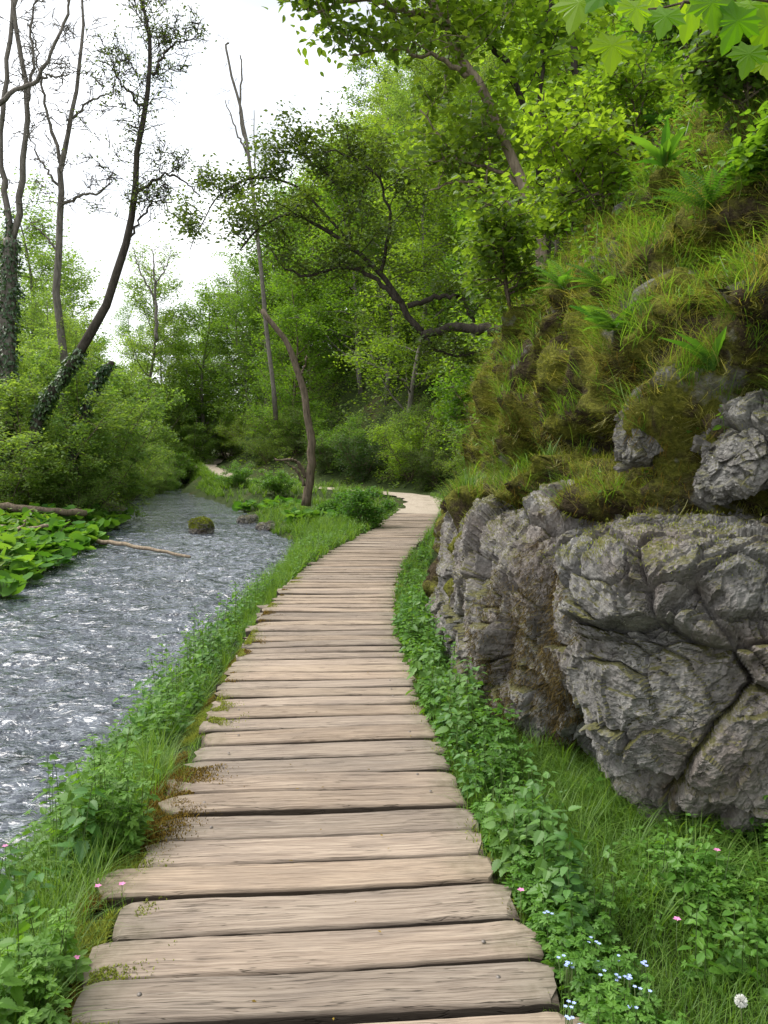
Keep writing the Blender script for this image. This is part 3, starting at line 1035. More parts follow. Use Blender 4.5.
def leaves_on(g, tw, n, size, rng, spread=.12, tpl=LEAF, flat=.6, droop=.25, rbias=0):
    if not tw: return
    L = np.array([len(t) for t in tw])
    allp = np.concatenate(tw); seg = np.repeat(np.arange(len(tw)), L)
    k = rng.integers(0, len(allp), n)
    p = allp[k] + rng.standard_normal((n, 3)) * np.array([spread, spread, spread * .6])
    nr = np.array([0, 0, 1.]) + rng.standard_normal((n, 3)) * flat
    az = rng.random(n) * 2 * PI
    d = np.stack([np.cos(az), np.sin(az), -droop + .3 * rng.standard_normal(n)], 1)
    tr = rng.random(len(tw))
    r = np.clip(.55 * rng.random(n) + .45 * tr[seg[k]] + rbias, 0, 1)
    scatter(g, tpl, p, d, nr, size * rng.uniform(.65, 1.25, n), r)


def build_tree(name, root, wood, tw, nleaf, lsize, lmat, bmat, rng, spread=.12, tpl=LEAF, flat=.6, droop=.25, sides=7, crown='crown'):
    g = G(); wood_mesh(g, wood, sides)
    g.build('trunk', M[bmat], root)
    if nleaf:
        g = G(); leaves_on(g, tw, nleaf, lsize, rng, spread, tpl, flat, droop)
        g.build(crown, M[lmat], root, smooth=False)
    return root


def straight(h, rng, lean=.06, n=14):
    d = rng.standard_normal(2) * lean
    z = np.linspace(0, h, n)
    return np.stack([d[0] * z + .06 * np.sin(z * .9 + rng.random() * 6) * z ** .5, d[1] * z + .06 * np.cos(z * .8 + rng.random() * 6) * z ** .5, z], 1)


protos = []
specs = [  # height, n1, f0, L1, elev, n2, L2, leaves, size, mat, bark, spread
    (9.5, 36, .08, 2.7, (5, 40), 7, 1.2, 17000, .13, 'leaf_bright', 'bark_grey', .17),
    (11, 40, .10, 2.8, (10, 50), 7, 1.2, 19000, .125, 'leaf_mid', 'bark_grey', .17),
    (8.0, 34, .06, 2.9, (-5, 35), 7, 1.2, 17000, .12, 'leaf_bright', 'bark_brown', .16),
    (10, 38, .08, 2.6, (0, 40), 7, 1.1, 18000, .115, 'leaf_pale', 'bark_grey', .18),
    (9, 36, .05, 2.7, (-10, 30), 7, 1.1, 19000, .12, 'leaf_dark', 'bark_dark', .16),
]
for k, (h, n1, f0, L1, el, n2, L2, nl, ls, lm, bm, sp) in enumerate(specs):
    rg = np.random.default_rng(50 + k)
    root = empty('broadleaf_tree', (0, 0, -500), '', 'tree')
    wood, tw = grow(rg, straight(h, rg), h * .014, .02, n1, f0, L1, el, n2, L2, 2, .5, .03)
    build_tree('broadleaf_tree', root, wood, tw, nl, ls, lm, bm, rg, sp)
    protos.append(root)
shr = []
sspecs = [(3.6, 'leaf_bright', .09, 11000), (3.0, 'leaf_mid', .085, 11000), (3.4, 'leaf_pale', .08, 12000), (2.8, 'leaf_dark', .085, 11000), (5.6, 'leaf_pale', .135, 17000)]
for k, (h, lm, ls, nl) in enumerate(sspecs):
    rg = np.random.default_rng(80 + k)
    root = empty('shrub', (0, 0, -500), '', 'shrub')
    W_, T_ = [], []
    for s in range(6):
        az = s * 1.05 + rg.normal(0, .2); e = rg.uniform(.75, 1.35)
        tr = polyline((0, 0, 0), (math.cos(az) * math.cos(e), math.sin(az) * math.cos(e), math.sin(e)), h * rg.uniform(.75, 1.1), 10, rg, .07, .0)
        w_, t_ = grow(rg, tr, .035, .008, 10 if h < 5 else 15, .12, 1.15 if h < 5 else 1.7, (-5, 45) if h < 5 else (-15, 35), 5, .6, 2, .3, 0)
        W_ += w_; T_ += t_
    build_tree('shrub', root, W_, T_, nl, ls, lm, 'bark_brown', rg, .11, crown='foliage')
    shr.append(root)

used = {}


def place(proto, x, y, sc, label, group, dz=-.1, rz_=None, asym=.12):
    rz_ = float(R.random() * 2 * PI) if rz_ is None else rz_
    s = (sc * R.uniform(1 - asym, 1 + asym), sc * R.uniform(1 - asym, 1 + asym), sc * R.uniform(1 - asym, 1 + asym))
    loc = (x, y, gz1(x, y) + dz)
    if proto.name not in used:
        used[proto.name] = 1
        proto.location = loc; proto.rotation_euler = (0, 0, rz_); proto.scale = s
        proto["label"] = label; proto["group"] = group
        return proto
    return copy_tree(proto, loc, rz_, s, label, group, tilt=(R.normal(0, .05), R.normal(0, .05)))


# woods on the slope: near the bend, and further back
TL = {0: 'bright green leafy tree in the wood on the hillside', 1: 'mid green taller tree in the wood on the hillside', 2: 'bright green low wide tree in the wood on the hillside',
      3: 'pale green tree in the wood on the hillside', 4: 'dark green tree in the wood on the hillside'}
spots = []
rg = np.random.default_rng(5)
tries = 0
while len(spots) < 135 and tries < 20000:
    tries += 1
    x, y = rg.uniform(-26, 26), rg.uniform(13, 86)
    td, ty, ts = poly_dist(np.array([x]), np.array([y]), TOE)
    if ts[0] < 0 or td[0] < 2.2 or td[0] > 34: continue
    if y < 18 and td[0] < 4: continue
    sp = 2.5 + .016 * y
    if any((x - a) ** 2 + (y - b) ** 2 < sp * sp for a, b in spots): continue
    zg = gz1(x, y)
    q = proj(np.array([[x, y, zg + 9], [x, y, zg + 2]]))
    if q[0][0] < 100 or q[0][0] > 660 or q[1][1] < -20: continue
    spots.append((x, y))
spots.sort(key=lambda s: s[1])
for k, (x, y) in enumerate(spots):
    kind = int(rg.choice(5, p=[.28, .24, .24, .14, .10]))
    place(protos[kind], x, y, float(rg.uniform(.9, 1.2)) * (1 + .007 * y), TL[kind], 'trees in the wood on the hillside', -.2)
# shrubs at the foot of the slope
SL = {0: 'bright green bush at the foot of the wooded slope', 1: 'mid green bush at the foot of the wooded slope', 2: 'pale green bush at the foot of the wooded slope', 3: 'dark green bush at the foot of the wooded slope'}
for k in range(len(TOE) - 1):
    a, b = TOE[k], TOE[k + 1]
    if b[1] < 17 or a[1] > 70: continue
    L = np.hypot(*(b - a)); nrm_ = np.array([(b - a)[1], -(b - a)[0]]) / L
    for s in np.arange(0, L, 1.9):
        p = a + (b - a) * (s / L) + nrm_ * rg.uniform(.9, 2.6)
        if p[1] < 15: continue
        kind = int(rg.choice(4, p=[.34, .26, .1, .3]))
        place(shr[kind], p[0], p[1], float(rg.uniform(.7, 1.25)), SL[kind], 'bushes at the foot of the slope')
# far and left bank trees
LB = [(-9.6, 25, 3, .62), (-11.8, 29, 3, .70), (-13.5, 35, 0, .66), (-16.5, 39, 3, .85), (-11.0, 22, 3, .5), (-14.2, 25, 0, .6), (-18.5, 31, 3, .8), (-20.5, 27, 0, .75),
      (-22, 45, 3, 1.0), (-27, 52, 3, 1.1), (-24, 62, 3, 1.25), (-19.5, 66, 3, 1.3), (-30, 60, 1, 1.3), (-36, 66, 3, 1.3), (-17, 75, 0, 1.3), (-25, 76, 2, 1.4), (-33, 78, 1, 1.5), (-16.6, 72, 0, 1.2), (-13.5, 84, 1, 1.5), (-18, 92, 0, 1.6), (-24, 96, 1, 1.7), (-31, 98, 3, 1.7), (-38, 92, 1, 1.7), (-44, 88, 0, 1.7), (-29, 70, 0, 1.3), (-40, 75, 1, 1.4), (-20.5, 48, 3, 1.75), (-15.6, 66, 0, 1.6), (-19.8, 64, 3, 1.7), (-23.5, 58, 0, 1.6)]
for k, (x, y, kd, sc) in enumerate(LB):
    lab = {0: 'bright green tree across the stream on the left bank', 1: 'mid green tree across the stream on the left bank', 2: 'low wide tree across the stream on the left bank', 3: 'pale grey-green tree across the stream on the left bank'}[kd]
    place(protos[kd], x, y, sc, lab, 'trees on the left bank')
for k, (x, y, kd, sc) in enumerate([(-8.6, 21.5, 2, .55), (-9.7, 24.5, 2, .7), (-11.6, 29, 2, .75), (-10.2, 20.5, 1, .7), (-12.2, 23.5, 2, .85), (-13.6, 32, 0, .8), (-15.4, 38, 2, .9), (-12.5, 18.5, 2, .7), (-14, 21, 1, .8), (-16, 27, 0, 1.0), (-18, 34, 1, 1.1), (-17.3, 43, 2, 1), (-8.9, 23.5, 4, .8), (-10.6, 26, 4, 1.0), (-12.6, 29.5, 4, 1.1), (-9.6, 21.3, 4, .75), (-15, 36, 4, 1.15), (-13.2, 26, 4, 1.0), (-17.6, 41, 4, 1.2), (-19, 36, 4, 1.3), (-17.0, 30, 4, 1.2), (-21, 52, 4, 1.5), (-19.6, 62, 4, 1.5), (-23, 60, 4, 1.7), (-20.5, 70, 4, 1.6), (-26, 48, 4, 1.5), (-30, 56, 4, 1.6), (-24, 70, 4, 1.7), (-22, 80, 4, 1.8), (-28, 82, 4, 1.9), (-14.6, 20.5, 4, .8), (-15.0, 44, 4, .9), (-16.2, 48, 0, 1.2), (-18.4, 53, 4, 1.1), (-17.0, 57, 0, 1.3), (-15.6, 61, 4, 1.1), (-17.6, 64, 0, 1.6), (-16.0, 70, 4, 1.5), (-13.6, 67, 0, 1.3), (-19.2, 47, 0, 1.5), (-20.4, 57, 0, 1.8), (-18.6, 69, 4, 1.7), (-14.8, 52.5, 0, .8), (-13.7, 47, 2, .7), (-12.9, 38.5, 4, .62), (-14.3, 42.5, 4, .85), (-11.2, 33.5, 4, .5)]):
    lab = {0: 'bright green bush across the stream on the left bank', 1: 'mid green bush across the stream on the left bank', 2: 'pale green bush across the stream on the left bank', 4: 'tall pale willow bush leaning over the left bank'}[kd]
    place(shr[kd], x, y, sc, lab, 'bushes on the left bank')
for pr in protos + shr:
    if pr.name not in used: bpy.data.objects.remove(pr)


# ------------------------------------------------------------------ trees one can pick out, traced at their own distance
def pix(pts, d):
    d = np.broadcast_to(np.asarray(d, float), (len(pts),))
    return np.array([at(a, b, q) for (a, b), q in zip(pts, d)])


def limb(pts, d, r0, r1, n=18, wander=.03, rng=R):
    p = smooth_path(pix(pts, d), n, wander, rng)
    return p, r0 + (r1 - r0) * np.linspace(0, 1, n) ** .9


def side_twigs(rng, main, rad, n1, f0, L1, n2=4, L2=.5, up=.03, el=(0, 60), n3=0, L3=.2):
    w, t = grow(rng, main, .01, .005, n1, f0, L1, el, n2, L2, n3, L3, up, .4, .2)
    return w[1:], t


# (see the limb lists below)
def pick_tree(name, label, limbs, twig, leaf, bmat, seed, cat='tree', base=None, ivy=None):
    """limbs: (pixel points, depth, r0, r1); twig: list per limb of (n1,f0,L1,n2,L2) or None; leaf: (n,size,mat,spread,tpl) or None"""
    rg = np.random.default_rng(seed)
    TW[0] = 2.3 if name in ('bare_tree', 'leaning_tree') else 1.0
    W, Tt = [], []
    paths = []
    for (pts, d, r0, r1), tg in zip(limbs, twig):
        p, r = limb(pts, d, r0, r1, 20, .03 if TW[0] > 1 else .02, rg)
        W.append((p, r)); paths.append(p)
        if tg:
            w_, t_ = side_twigs(rg, p, r, *tg)
            W += w_; Tt += t_
    base = W[0][0][0].copy() if base is None else np.array(base)
    root = empty(name, base, label, cat)
    W = [(p - base, r) for p, r in W]; Tt = [t - base for t in Tt]
    g = G(); wood_mesh(g, W, 9)
    g.build('trunk', M[bmat], root)
    if leaf:
        n, s, mt, sp, tp = leaf
        g = G(); leaves_on(g, Tt, n, s, rg, sp, tp)
        g.build('crown', M[mt], root, smooth=False)
    if ivy:
        g = G()
        for (a, f0, f1, n, sp) in ivy:
            p, r = W[a]
            t = (f0 + (f1 - f0) * rg.random(n) ** 1.1) * (len(p) - 1)
            k = np.minimum(t.astype(int), len(p) - 2)
            q = p[k] + (p[k + 1] - p[k]) * (t - k)[:, None]
            az = rg.random(n) * 2 * PI
            o = np.stack([np.cos(az), np.sin(az), 0 * az], 1)
            rr = np.interp(t, range(len(r)), r) + sp * rg.random(n) ** 2 * (.6 + .4 * np.sin(t * 3))
            scatter(g, OVATE, q + o * rr[:, None], np.stack([.5 * o[:, 0], .5 * o[:, 1], -.7 + 0 * az], 1) + .4 * rg.standard_normal((n, 3)), o + .35 * rg.standard_normal((n, 3)), .11 * rg.uniform(.6, 1.3, n))
        g.build('ivy', M['ivy'], root, smooth=False)
    return root


D = 22
pick_tree('bare_tree', 'tall bare tree wrapped in ivy at the left edge', [
    ([(4, 500), (6, 420), (8, 330), (10, 240)], D, .27, .2),
    ([(10, 245), (5, 195), (1, 140), (7, 70), (11, 0), (14, -60)], D, .10, .045),
    ([(11, 245), (22, 185), (26, 105), (18, 45), (16, -10), (22, -60)], D, .10, .05),
    ([(-6, 108), (22, 88), (40, 74), (62, 30), (72, -10)], D - 1, .075, .03),
    ([(40, 76), (62, 76), (82, 66)], D - 1, .04, .01),
    ([(26, 105), (34, 60), (30, 20), (44, -20)], D, .05, .02)],
    [None, (12, .1, 1.6, 5, .8, .05, (0, 60), 2, .4), (12, .1, 1.5, 5, .8, .05, (0, 60), 2, .4), (9, .2, 1.1, 5, .5, .05, (0, 60), 2, .3), (6, .2, .6, 3, .3), (8, .2, 1, 4, .5, .05, (0, 60), 2, .3)], None, 'bark_grey', 301, ivy=[(0, .0, 1.0, 2600, .16), (1, 0, .15, 90, .08)])
pick_tree('bare_tree', 'slender bare tree with forked top standing second from the left edge', [
    ([(62, 440), (64, 380), (57, 300), (60, 215), (62, 160), (72, 115), (80, 60), (84, 10), (86, -40)], D + 2, .15, .025),
    ([(62, 165), (50, 122), (40, 80), (36, 40)], D + 2, .07, .02),
    ([(60, 207), (80, 196), (104, 190), (113, 172)], D + 2, .06, .015),
    ([(60, 190), (40, 160), (26, 128)], D + 2, .05, .015),
    ([(72, 118), (92, 100), (112, 92), (120, 60)], D + 2, .045, .012),
    ([(57, 250), (40, 230), (30, 224)], D + 2, .04, .015)],
    [(20, .35, 1.5, 5, .7, .05, (10, 60), 2, .4), (8, .2, 1, 4, .5, .05, (0, 60), 2, .3), (8, .3, .8, 4, .4, .05, (0, 60), 2, .3), (6, .3, .8, 4, .4, .05, (0, 60), 2, .3), (8, .2, .9, 4, .5, .05, (0, 60), 2, .3), (4, .3, .5, 3, .3)], None, 'bark_grey', 302)
pick_tree('leaning_tree', 'dark tree leaning right with sparse fine leaves against the sky', [
    ([(28, 470), (42, 410), (66, 375), (98, 325), (120, 260), (134, 200), (140, 130), (152, 70), (146, 20), (134, -40)], D - 1, .17, .03),
    ([(134, 195), (160, 175), (182, 180), (200, 196)], D - 1, .05, .015),
    ([(152, 75), (172, 45), (198, 40)], D - 1, .045, .012),
    ([(146, 110), (118, 80), (112, 60)], D - 1, .04, .01),
    ([(128, 240), (150, 205), (172, 202)], D - 1, .04, .012)],
    [(34, .5, 1.7, 6, .8, .05, (0, 60), 2, .4), (8, .2, .9, 5, .5, .05, (0, 60), 2, .3), (8, .2, 1, 5, .5, .05, (0, 60), 2, .3), (8, .2, .9, 5, .5, .05, (0, 60), 2, .3), (8, .2, .9, 5, .5, .05, (0, 60), 2, .3)], (4600, .085, 'leaf_olive', .12, LEAF), 'bark_dark', 303, ivy=[(0, 0, .28, 1200, .14)])
pick_tree('ivy_trunk', 'leaning broken trunk smothered in dark ivy on the left bank', [([(70, 480), (80, 430), (96, 385), (112, 362)], D, .14, .08)], [(8, .3, .7, 3, .4)], None, 'bark_dark', 304, ivy=[(0, 0, .95, 1100, .16)])
pick_tree('bare_tree', 'thin dead tree with broken forked top above the stream', [
    ([(276, 420), (266, 320), (257, 232), (248, 150), (238, 100), (226, 50), (229, 43)], 46, .15, .05),
    ([(246, 145), (240, 110), (242, 70), (240, 55)], 46, .09, .035),
    ([(249, 155), (238, 135), (225, 100)], 46, .08, .03), ([(250, 180), (255, 165), (254, 110)], 46, .07, .025)],
    [(10, .4, 1.4, 3, .7), (3, .3, .8, 2, .4), (4, .3, .9, 2, .5), None], None, 'bark_grey', 305)
pick_tree('bare_tree', 'small twiggy dead tree low against the sky above left bank', [
    ([(157, 340), (155, 290), (152, 250)], 34, .09, .02), ([(155, 300), (140, 270), (132, 246)], 34, .05, .015), ([(155, 285), (166, 265), (172, 250)], 34, .04, .012)],
    [(7, .2, 1, 3, .5), (5, .2, .8, 3, .4), (5, .2, .7, 3, .4)], None, 'bark_grey', 306)
xx = at(308, 497, 24)
pick_tree('dead_tree', 'bare leaning trunk with broken top between boardwalk bend and stream', [
    ([(306, 506), (309, 480), (311, 450), (306, 410), (298, 372), (286, 342), (262, 310)], 23.5, .15, .075),
    ([(305, 478), (301, 468), (296, 462), (290, 458), (282, 461), (275, 459)], [23.5, 23.4, 23.3, 23.1, 23, 22.9], .075, .03),
    ([(304, 486), (297, 470), (288, 464), (284, 459)], 23.3, .06, .02),
    ([(301, 378), (305, 366), (307, 355)], 23.5, .04, .02)], [None, (2, .4, .3, 1, .2), None, None], None, 'bark_brown', 307)
DB = 12.5
pick_tree('drooping_tree', 'dark crooked tree reaching out from the bank over the path', [
    ([(512, 332), (485, 329), (455, 327), (423, 334)], [11.6, 11.9, 12.2, 12.5], .085, .065),
    ([(424, 334), (404, 306), (380, 274), (350, 244), (316, 224), (285, 214), (255, 232), (240, 250)], DB, .06, .013),
    ([(402, 302), (372, 275), (340, 268), (300, 276), (262, 244)], DB, .05, .012),
    ([(408, 306), (435, 298), (459, 297), (474, 322)], DB, .05, .03),
    ([(350, 244), (300, 190), (260, 178), (215, 200), (190, 250)], DB + 1, .03, .008),
    ([(380, 274), (390, 220), (370, 170), (330, 150)], DB, .035, .01),
    ([(423, 334), (440, 352), (470, 355), (500, 350)], DB, .035, .012),
    ([(350, 244), (345, 200), (310, 160), (270, 150)], DB + .6, .03, .008)],
    [None, (13, .2, .9, 5, .5), (9, .3, .8, 4, .45), (3, .3, .5, 3, .3), (12, .2, .8, 5, .45), (10, .3, .9, 5, .5), (6, .2, .7, 4, .4), (11, .2, .8, 5, .45)],
    (15000, .08, 'leaf_olive', .13, LEAF), 'bark_dark', 308, base=at(512, 332, 11.6))
DA = 10
pick_tree('ash_tree', 'grey ash with slanting trunk rising from the top of the mossy bank', [
    ([(548, 300), (540, 238), (524, 190), (490, 112), (458, 48), (430, -2), (412, -40)], DA, .078, .045),
    ([(440, 20), (400, 8), (345, 0), (300, 20)], [DA, 9.9, 9.7, 9.5], .05, .01),
    ([(470, 75), (440, 60), (395, 50), (350, 55)], [DA, 9.9, 9.8, 9.7], .04, .01),
    ([(412, -40), (370, -60), (320, -40), (290, -10)], [DA, 9.9, 9.7, 9.5], .05, .01),
    ([(530, 200), (500, 170), (460, 160), (420, 110)], [DA, 10.2, 10.3, 10.4], .035, .01),
    ([(540, 238), (515, 210), (470, 180), (430, 190)], [DA, 10.2, 10.3, 10.4], .03, .01)],
    [(9, .6, 1.2, 4, .6), (9, .25, .8, 5, .5), (8, .3, .8, 4, .5), (9, .2, .8, 5, .5), (8, .3, .8, 4, .5), (7, .3, .8, 4, .5)],
    (5200, .11, 'leaf_mid', .12, OVATE), 'bark_dead', 309)
pick_tree('ash_tree', 'thin dark sapling forking upward beside the slanting grey ash', [
    ([(548, 300), (546, 235), (537, 150), (512, 75), (478, 20), (455, -30)], DA + .6, .06, .03), ([(540, 180), (540, 90), (548, 10), (552, -30)], DA + .6, .035, .02)],
    [(9, .3, 1.3, 4, .6), (8, .2, 1.1, 4, .6)], (3000, .12, 'leaf_bright', .14, OVATE), 'bark_dark', 310)
pick_tree('ash_tree', 'slim upright dark trunk to the right of the forked sapling', [
    ([(566, 260), (574, 190), (577, 110), (572, 30), (570, -30)], DA + 3, .075, .05), ([(556, 260), (560, 160), (563, 130)], DA + 2.4, .05, .02)],
    [(10, .2, 1.6, 5, .7), (6, .2, 1, 4, .5)], (3600, .12, 'leaf_bright', .15, OVATE), 'bark_dark', 311)
pick_tree('dead_sapling', 'pale dead stem hanging upright among ferns at top right', [
    ([(742, 88), (740, 60), (737, 20), (741, -20)], [4.9, 4.9, 4.8, 4.8], .03, .025), ([(735, 140), (742, 112), (745, 85)], [4.8, 4.8, 4.85], .012, .018)], [None, None], None, 'bark_dead', 312, cat='dead sapling')

# ------------------------------------------------------------------ fallen wood on the left bank
for pts, d, r0, r1, lab in (
        ([(-30, 506), (0, 507), (40, 510), (86, 514)], [19, 19, 19.2, 19.5], .10, .085, 'thick fallen log lying across the butterbur leaves'),
        ([(-20, 529), (0, 527), (25, 529), (48, 526)], [16.5, 16.6, 16.7, 16.8], .06, .04, 'short grey log below the thick fallen log'),
        ([(80, 536), (110, 543), (150, 549), (190, 557)], [18, 17, 16.2, 15.5], .06, .03, 'thin bent branch sticking out over the stream'),
        ([(0, 540), (20, 528), (26, 520)], 16.4, .03, .02, 'short upright stick leaning on the small log')):
    p, r = limb(pts, d, r0, r1, 16, .015)
    g = G(); tube(g, p, r, 8, wob=.07)
    tag(g.build('fallen_log' if r0 > .05 else 'stick', M['bark_dead'] if r0 < .07 else M['bark_brown'], center=p[0]), lab, 'fallen wood')

# ------------------------------------------------------------------ low plants
def ground_pts(n, xf, y0, y1, power=1.0):
    """n points; xf(y) -> (xmin, xmax); denser near when power > 1"""
    t = R.random(n) ** power
    y = y0 + (y1 - y0) * t
    a, b = xf(y)
    x = a + (b - a) * R.random(n)
    return np.stack([x, y, ground_z(x, y)], 1)


def herbs(g, gs, pos, h, pairs, size, tpl=NETTLE, lean=.25, droop=.35, rb=0.0, stemw=.005):
    """stems with opposite leaf pairs"""
    n = len(pos)
    h = np.broadcast_to(h, (n,)) * R.uniform(.6, 1.2, n)
    az = R.random(n) * 2 * PI
    off = np.stack([np.cos(az), np.sin(az), 0 * az], 1) * (lean * R.random(n))[:, None]
    top = pos + off * h[:, None] + np.array([0, 0, 1.]) * h[:, None]
    az0 = R.random(n) * PI
    pr = R.random(n)
    for k in range(pairs):
        t = .25 + .75 * (k + .5 * R.random(n)) / (pairs - 1 + 1e-6)
        t = np.minimum(t, 1)
        c = pos + (top - pos) * t[:, None]
        sz = size * (1.15 - .55 * t) * R.uniform(.7, 1.25, n)
        for s in (0, PI):
            a = az0 + k * PI / 2 + s + R.normal(0, .3, n)
            d = np.stack([np.cos(a), np.sin(a), -droop + .35 * R.standard_normal(n) + .3 * t], 1)
            nr = np.stack([-.3 * np.cos(a), -.3 * np.sin(a), np.ones(n)], 1) + .3 * R.standard_normal((n, 3))
            scatter(g, tpl, c + unit(d) * (sz * .2)[:, None], d, nr, sz, np.clip(.5 * R.random(n) + .35 * pr + .15 * t + rb, 0, 1))
    a = R.random(n) * PI
    sd = np.stack([np.cos(a), np.sin(a), 0 * a], 1) * stemw * .5
    v = np.stack([pos - sd, pos + sd, top + sd * .5, top - sd * .5], 1).reshape(-1, 3)
    f = np.array([[0, 1, 2, 3]]) + (np.arange(n) * 4)[:, None]
    gs.add(v, f, .4)


def tufts(g, pos, nb, h, width, lean=(.2, .9), spread=.03, segs=4, rnd=None):
    k = np.repeat(np.arange(len(pos)), nb)
    n = len(k)
    az = R.random(n) * 2 * PI
    p = pos[k] + np.stack([np.cos(az), np.sin(az), 0 * az], 1) * (spread * R.random(n))[:, None]
    hh = (np.broadcast_to(h, (len(pos),))[k]) * R.uniform(.5, 1.15, n)
    blades(g, p, hh, az, R.uniform(*lean, n), width * R.uniform(.6, 1.2, n), segs, rnd=rnd)


# --- left verge, between boards and water
def vary(p, s=5):
    """clumps: plants grow tall here, short there"""
    return .25 + 1.2 * np.clip(.5 + .9 * fbm(p * 1.6, 3, s), 0, 1)


def thin(p, s, f=2.0, cut=-.1):
    return p[fbm(p * f, 3, s) > cut]


g = G(); gs = G()
lvx = lambda a, b: (lambda y: (path_left(y) - a, path_left(y) - b))
for cnt, xf, y0, y1, h, pr, sz, tp, rb, s in (
        (700, lvx(.9, .05), 1.6, 3.2, .30, 5, .055, CUT, .08, 1), (620, lvx(.85, .28), 3.0, 5.6, .28, 5, .052, CUT, .0, 21), (700, lvx(.8, .24), 1.8, 6.5, .26, 5, .045, OVATE, -.12, 2), (480, lvx(.75, .2), 1.7, 6, .13, 4, .036, CUT, .1, 3),
        (420, lvx(.8, .15), 1.7, 6, .42, 6, .075, NETTLE, -.1, 4), (420, lvx(.75, .28), 5, 12, .22, 4, .042, CUT, -.1, 5), (460, lvx(.75, .3), 4.5, 12, .46, 7, .06, NETTLE, -.2, 6)):
    p = thin(ground_pts(cnt, xf, y0, y1), 40 + s, 2.4, 0.0); herbs(g, gs, p, h * vary(p, 50 + s), pr, sz, tp, rb=rb)
p = ground_pts(1000, lambda y: (np.minimum(path_left(y) - 1.2, xr(y) + .1), path_left(y) - .02), 11, 24); herbs(g, gs, p, .3 * vary(p), 4, .07, LEAF)
tag(g.build('verge_herbs', M['herb'], smooth=False), 'dense leafy herbs along the river side of the boardwalk', 'plants', kind='stuff')
g2 = G()
tufts(g2, thin(ground_pts(1500, lvx(.75, .24), 2.6, 13), 61, 2, -.2), 10, .36, .005, (.1, 1.1))
tufts(g2, ground_pts(500, lambda y: (np.minimum(path_left(y) - 1.3, xr(y) + .05), path_left(y)), 11, 26), 16, .32, .011)
tufts(g2, thin(ground_pts(900, lvx(.7, .10), 1.6, 4), 62, 2, -.3), 9, .26, .0038, (.1, 1.1))
tufts(g2, ground_pts(420, lvx(.10, -.03), 1.6, 10), 6, .08, .0035)
tag(g2.build('verge_grass', M['grass'], smooth=False), 'tufts of green grass on the river side of the boardwalk', 'grass', kind='stuff')

# --- right verge
g = G()
rvx = lambda a, b: (lambda y: (path_right(y) + a, path_right(y) + b))
for cnt, xf, y0, y1, h, pr, sz, tp, rb, s in (
        (330, rvx(.03, .24), 1.7, 3.2, .13, 5, .042, CUT, .05, 11), (300, rvx(.03, .34), 2.9, 4.8, .22, 5, .05, CUT, .05, 12), (260, rvx(.02, .36), 2.4, 5.5, .16, 4, .04, OVATE, -.1, 13),
        (300, rvx(.03, .55), 4.2, 7.5, .25, 5, .055, CUT, .08, 14), (200, rvx(.02, .45), 4.5, 9, .36, 5, .065, NETTLE, -.05, 15), (300, rvx(.02, .40), 6.5, 14, .22, 4, .06, CUT, .05, 16),
        (170, rvx(.3, 1.2), 1.8, 3.3, .10, 4, .036, CUT, .1, 17), (150, rvx(.75, 1.4), 2.1, 3.1, .22, 5, .05, CUT, .12, 18), (60, rvx(.5, 1.0), 3.0, 3.6, .22, 4, .05, OVATE, .1, 19), (620, lambda y: (1.05 + 0 * y, 2.0 + 0 * y), 2.35, 3.1, .30, 5, .052, CUT, .12, 20), (160, lambda y: (.95 + 0 * y, 1.9 + 0 * y), 2.2, 3.1, .3, 5, .05, OVATE, .1, 22)):
    p = thin(ground_pts(cnt, xf, y0, y1), 40 + s, 3.0, -.02); herbs(g, gs, p, h * vary(p, 50 + s), pr, sz, tp, rb=rb)
p = ground_pts(500, rvx(.05, 1.6), 14, 32); herbs(g, gs, p, .3, 4, .08, LEAF)
tag(g.build('ground_herbs', M['herb'], smooth=False), 'low leafy herbs between the boardwalk and the rocks', 'plants', kind='stuff')
tag(gs.build('herb_stems', M['stem'], smooth=False), 'thin green stems of the low herbs on both verges', 'plant stems', kind='stuff')
g2 = G()
blades(g2, ground_pts(30000, rvx(.05, 1.7), 1.4, 3.8), R.uniform(.05, .16, 30000), R.random(30000) * 2 * PI, R.uniform(.2, 1.1, 30000), .0033, 3)
q_ = ground_pts(9000, rvx(.05, 1.0), 3.4, 5.0); blades(g2, q_, R.uniform(.06, .2, 9000), R.random(9000) * 2 * PI, R.uniform(.2, 1.1, 9000), .0042, 3)
tufts(g2, ground_pts(70, rvx(.25, .95), 3.3, 4.6), 18, .3, .0055, (.4, 1.3))
tufts(g2, ground_pts(90, rvx(.40, 1.15), 2.5, 3.5), 20, .30, .0048, (.5, 1.3))
tufts(g2, ground_pts(420, rvx(.0, .4), 2.6, 14), 8, .2, .005)
tufts(g2, ground_pts(400, rvx(-.04, .06), 1.6, 8), 5, .07, .0035)
tufts(g2, ground_pts(700, rvx(.05, 1.8), 14, 33), 14, .3, .012)
tag(g2.build('meadow_grass', M['grass'], smooth=False), 'fine green grass growing at the foot of the big boulder', 'grass', kind='stuff')

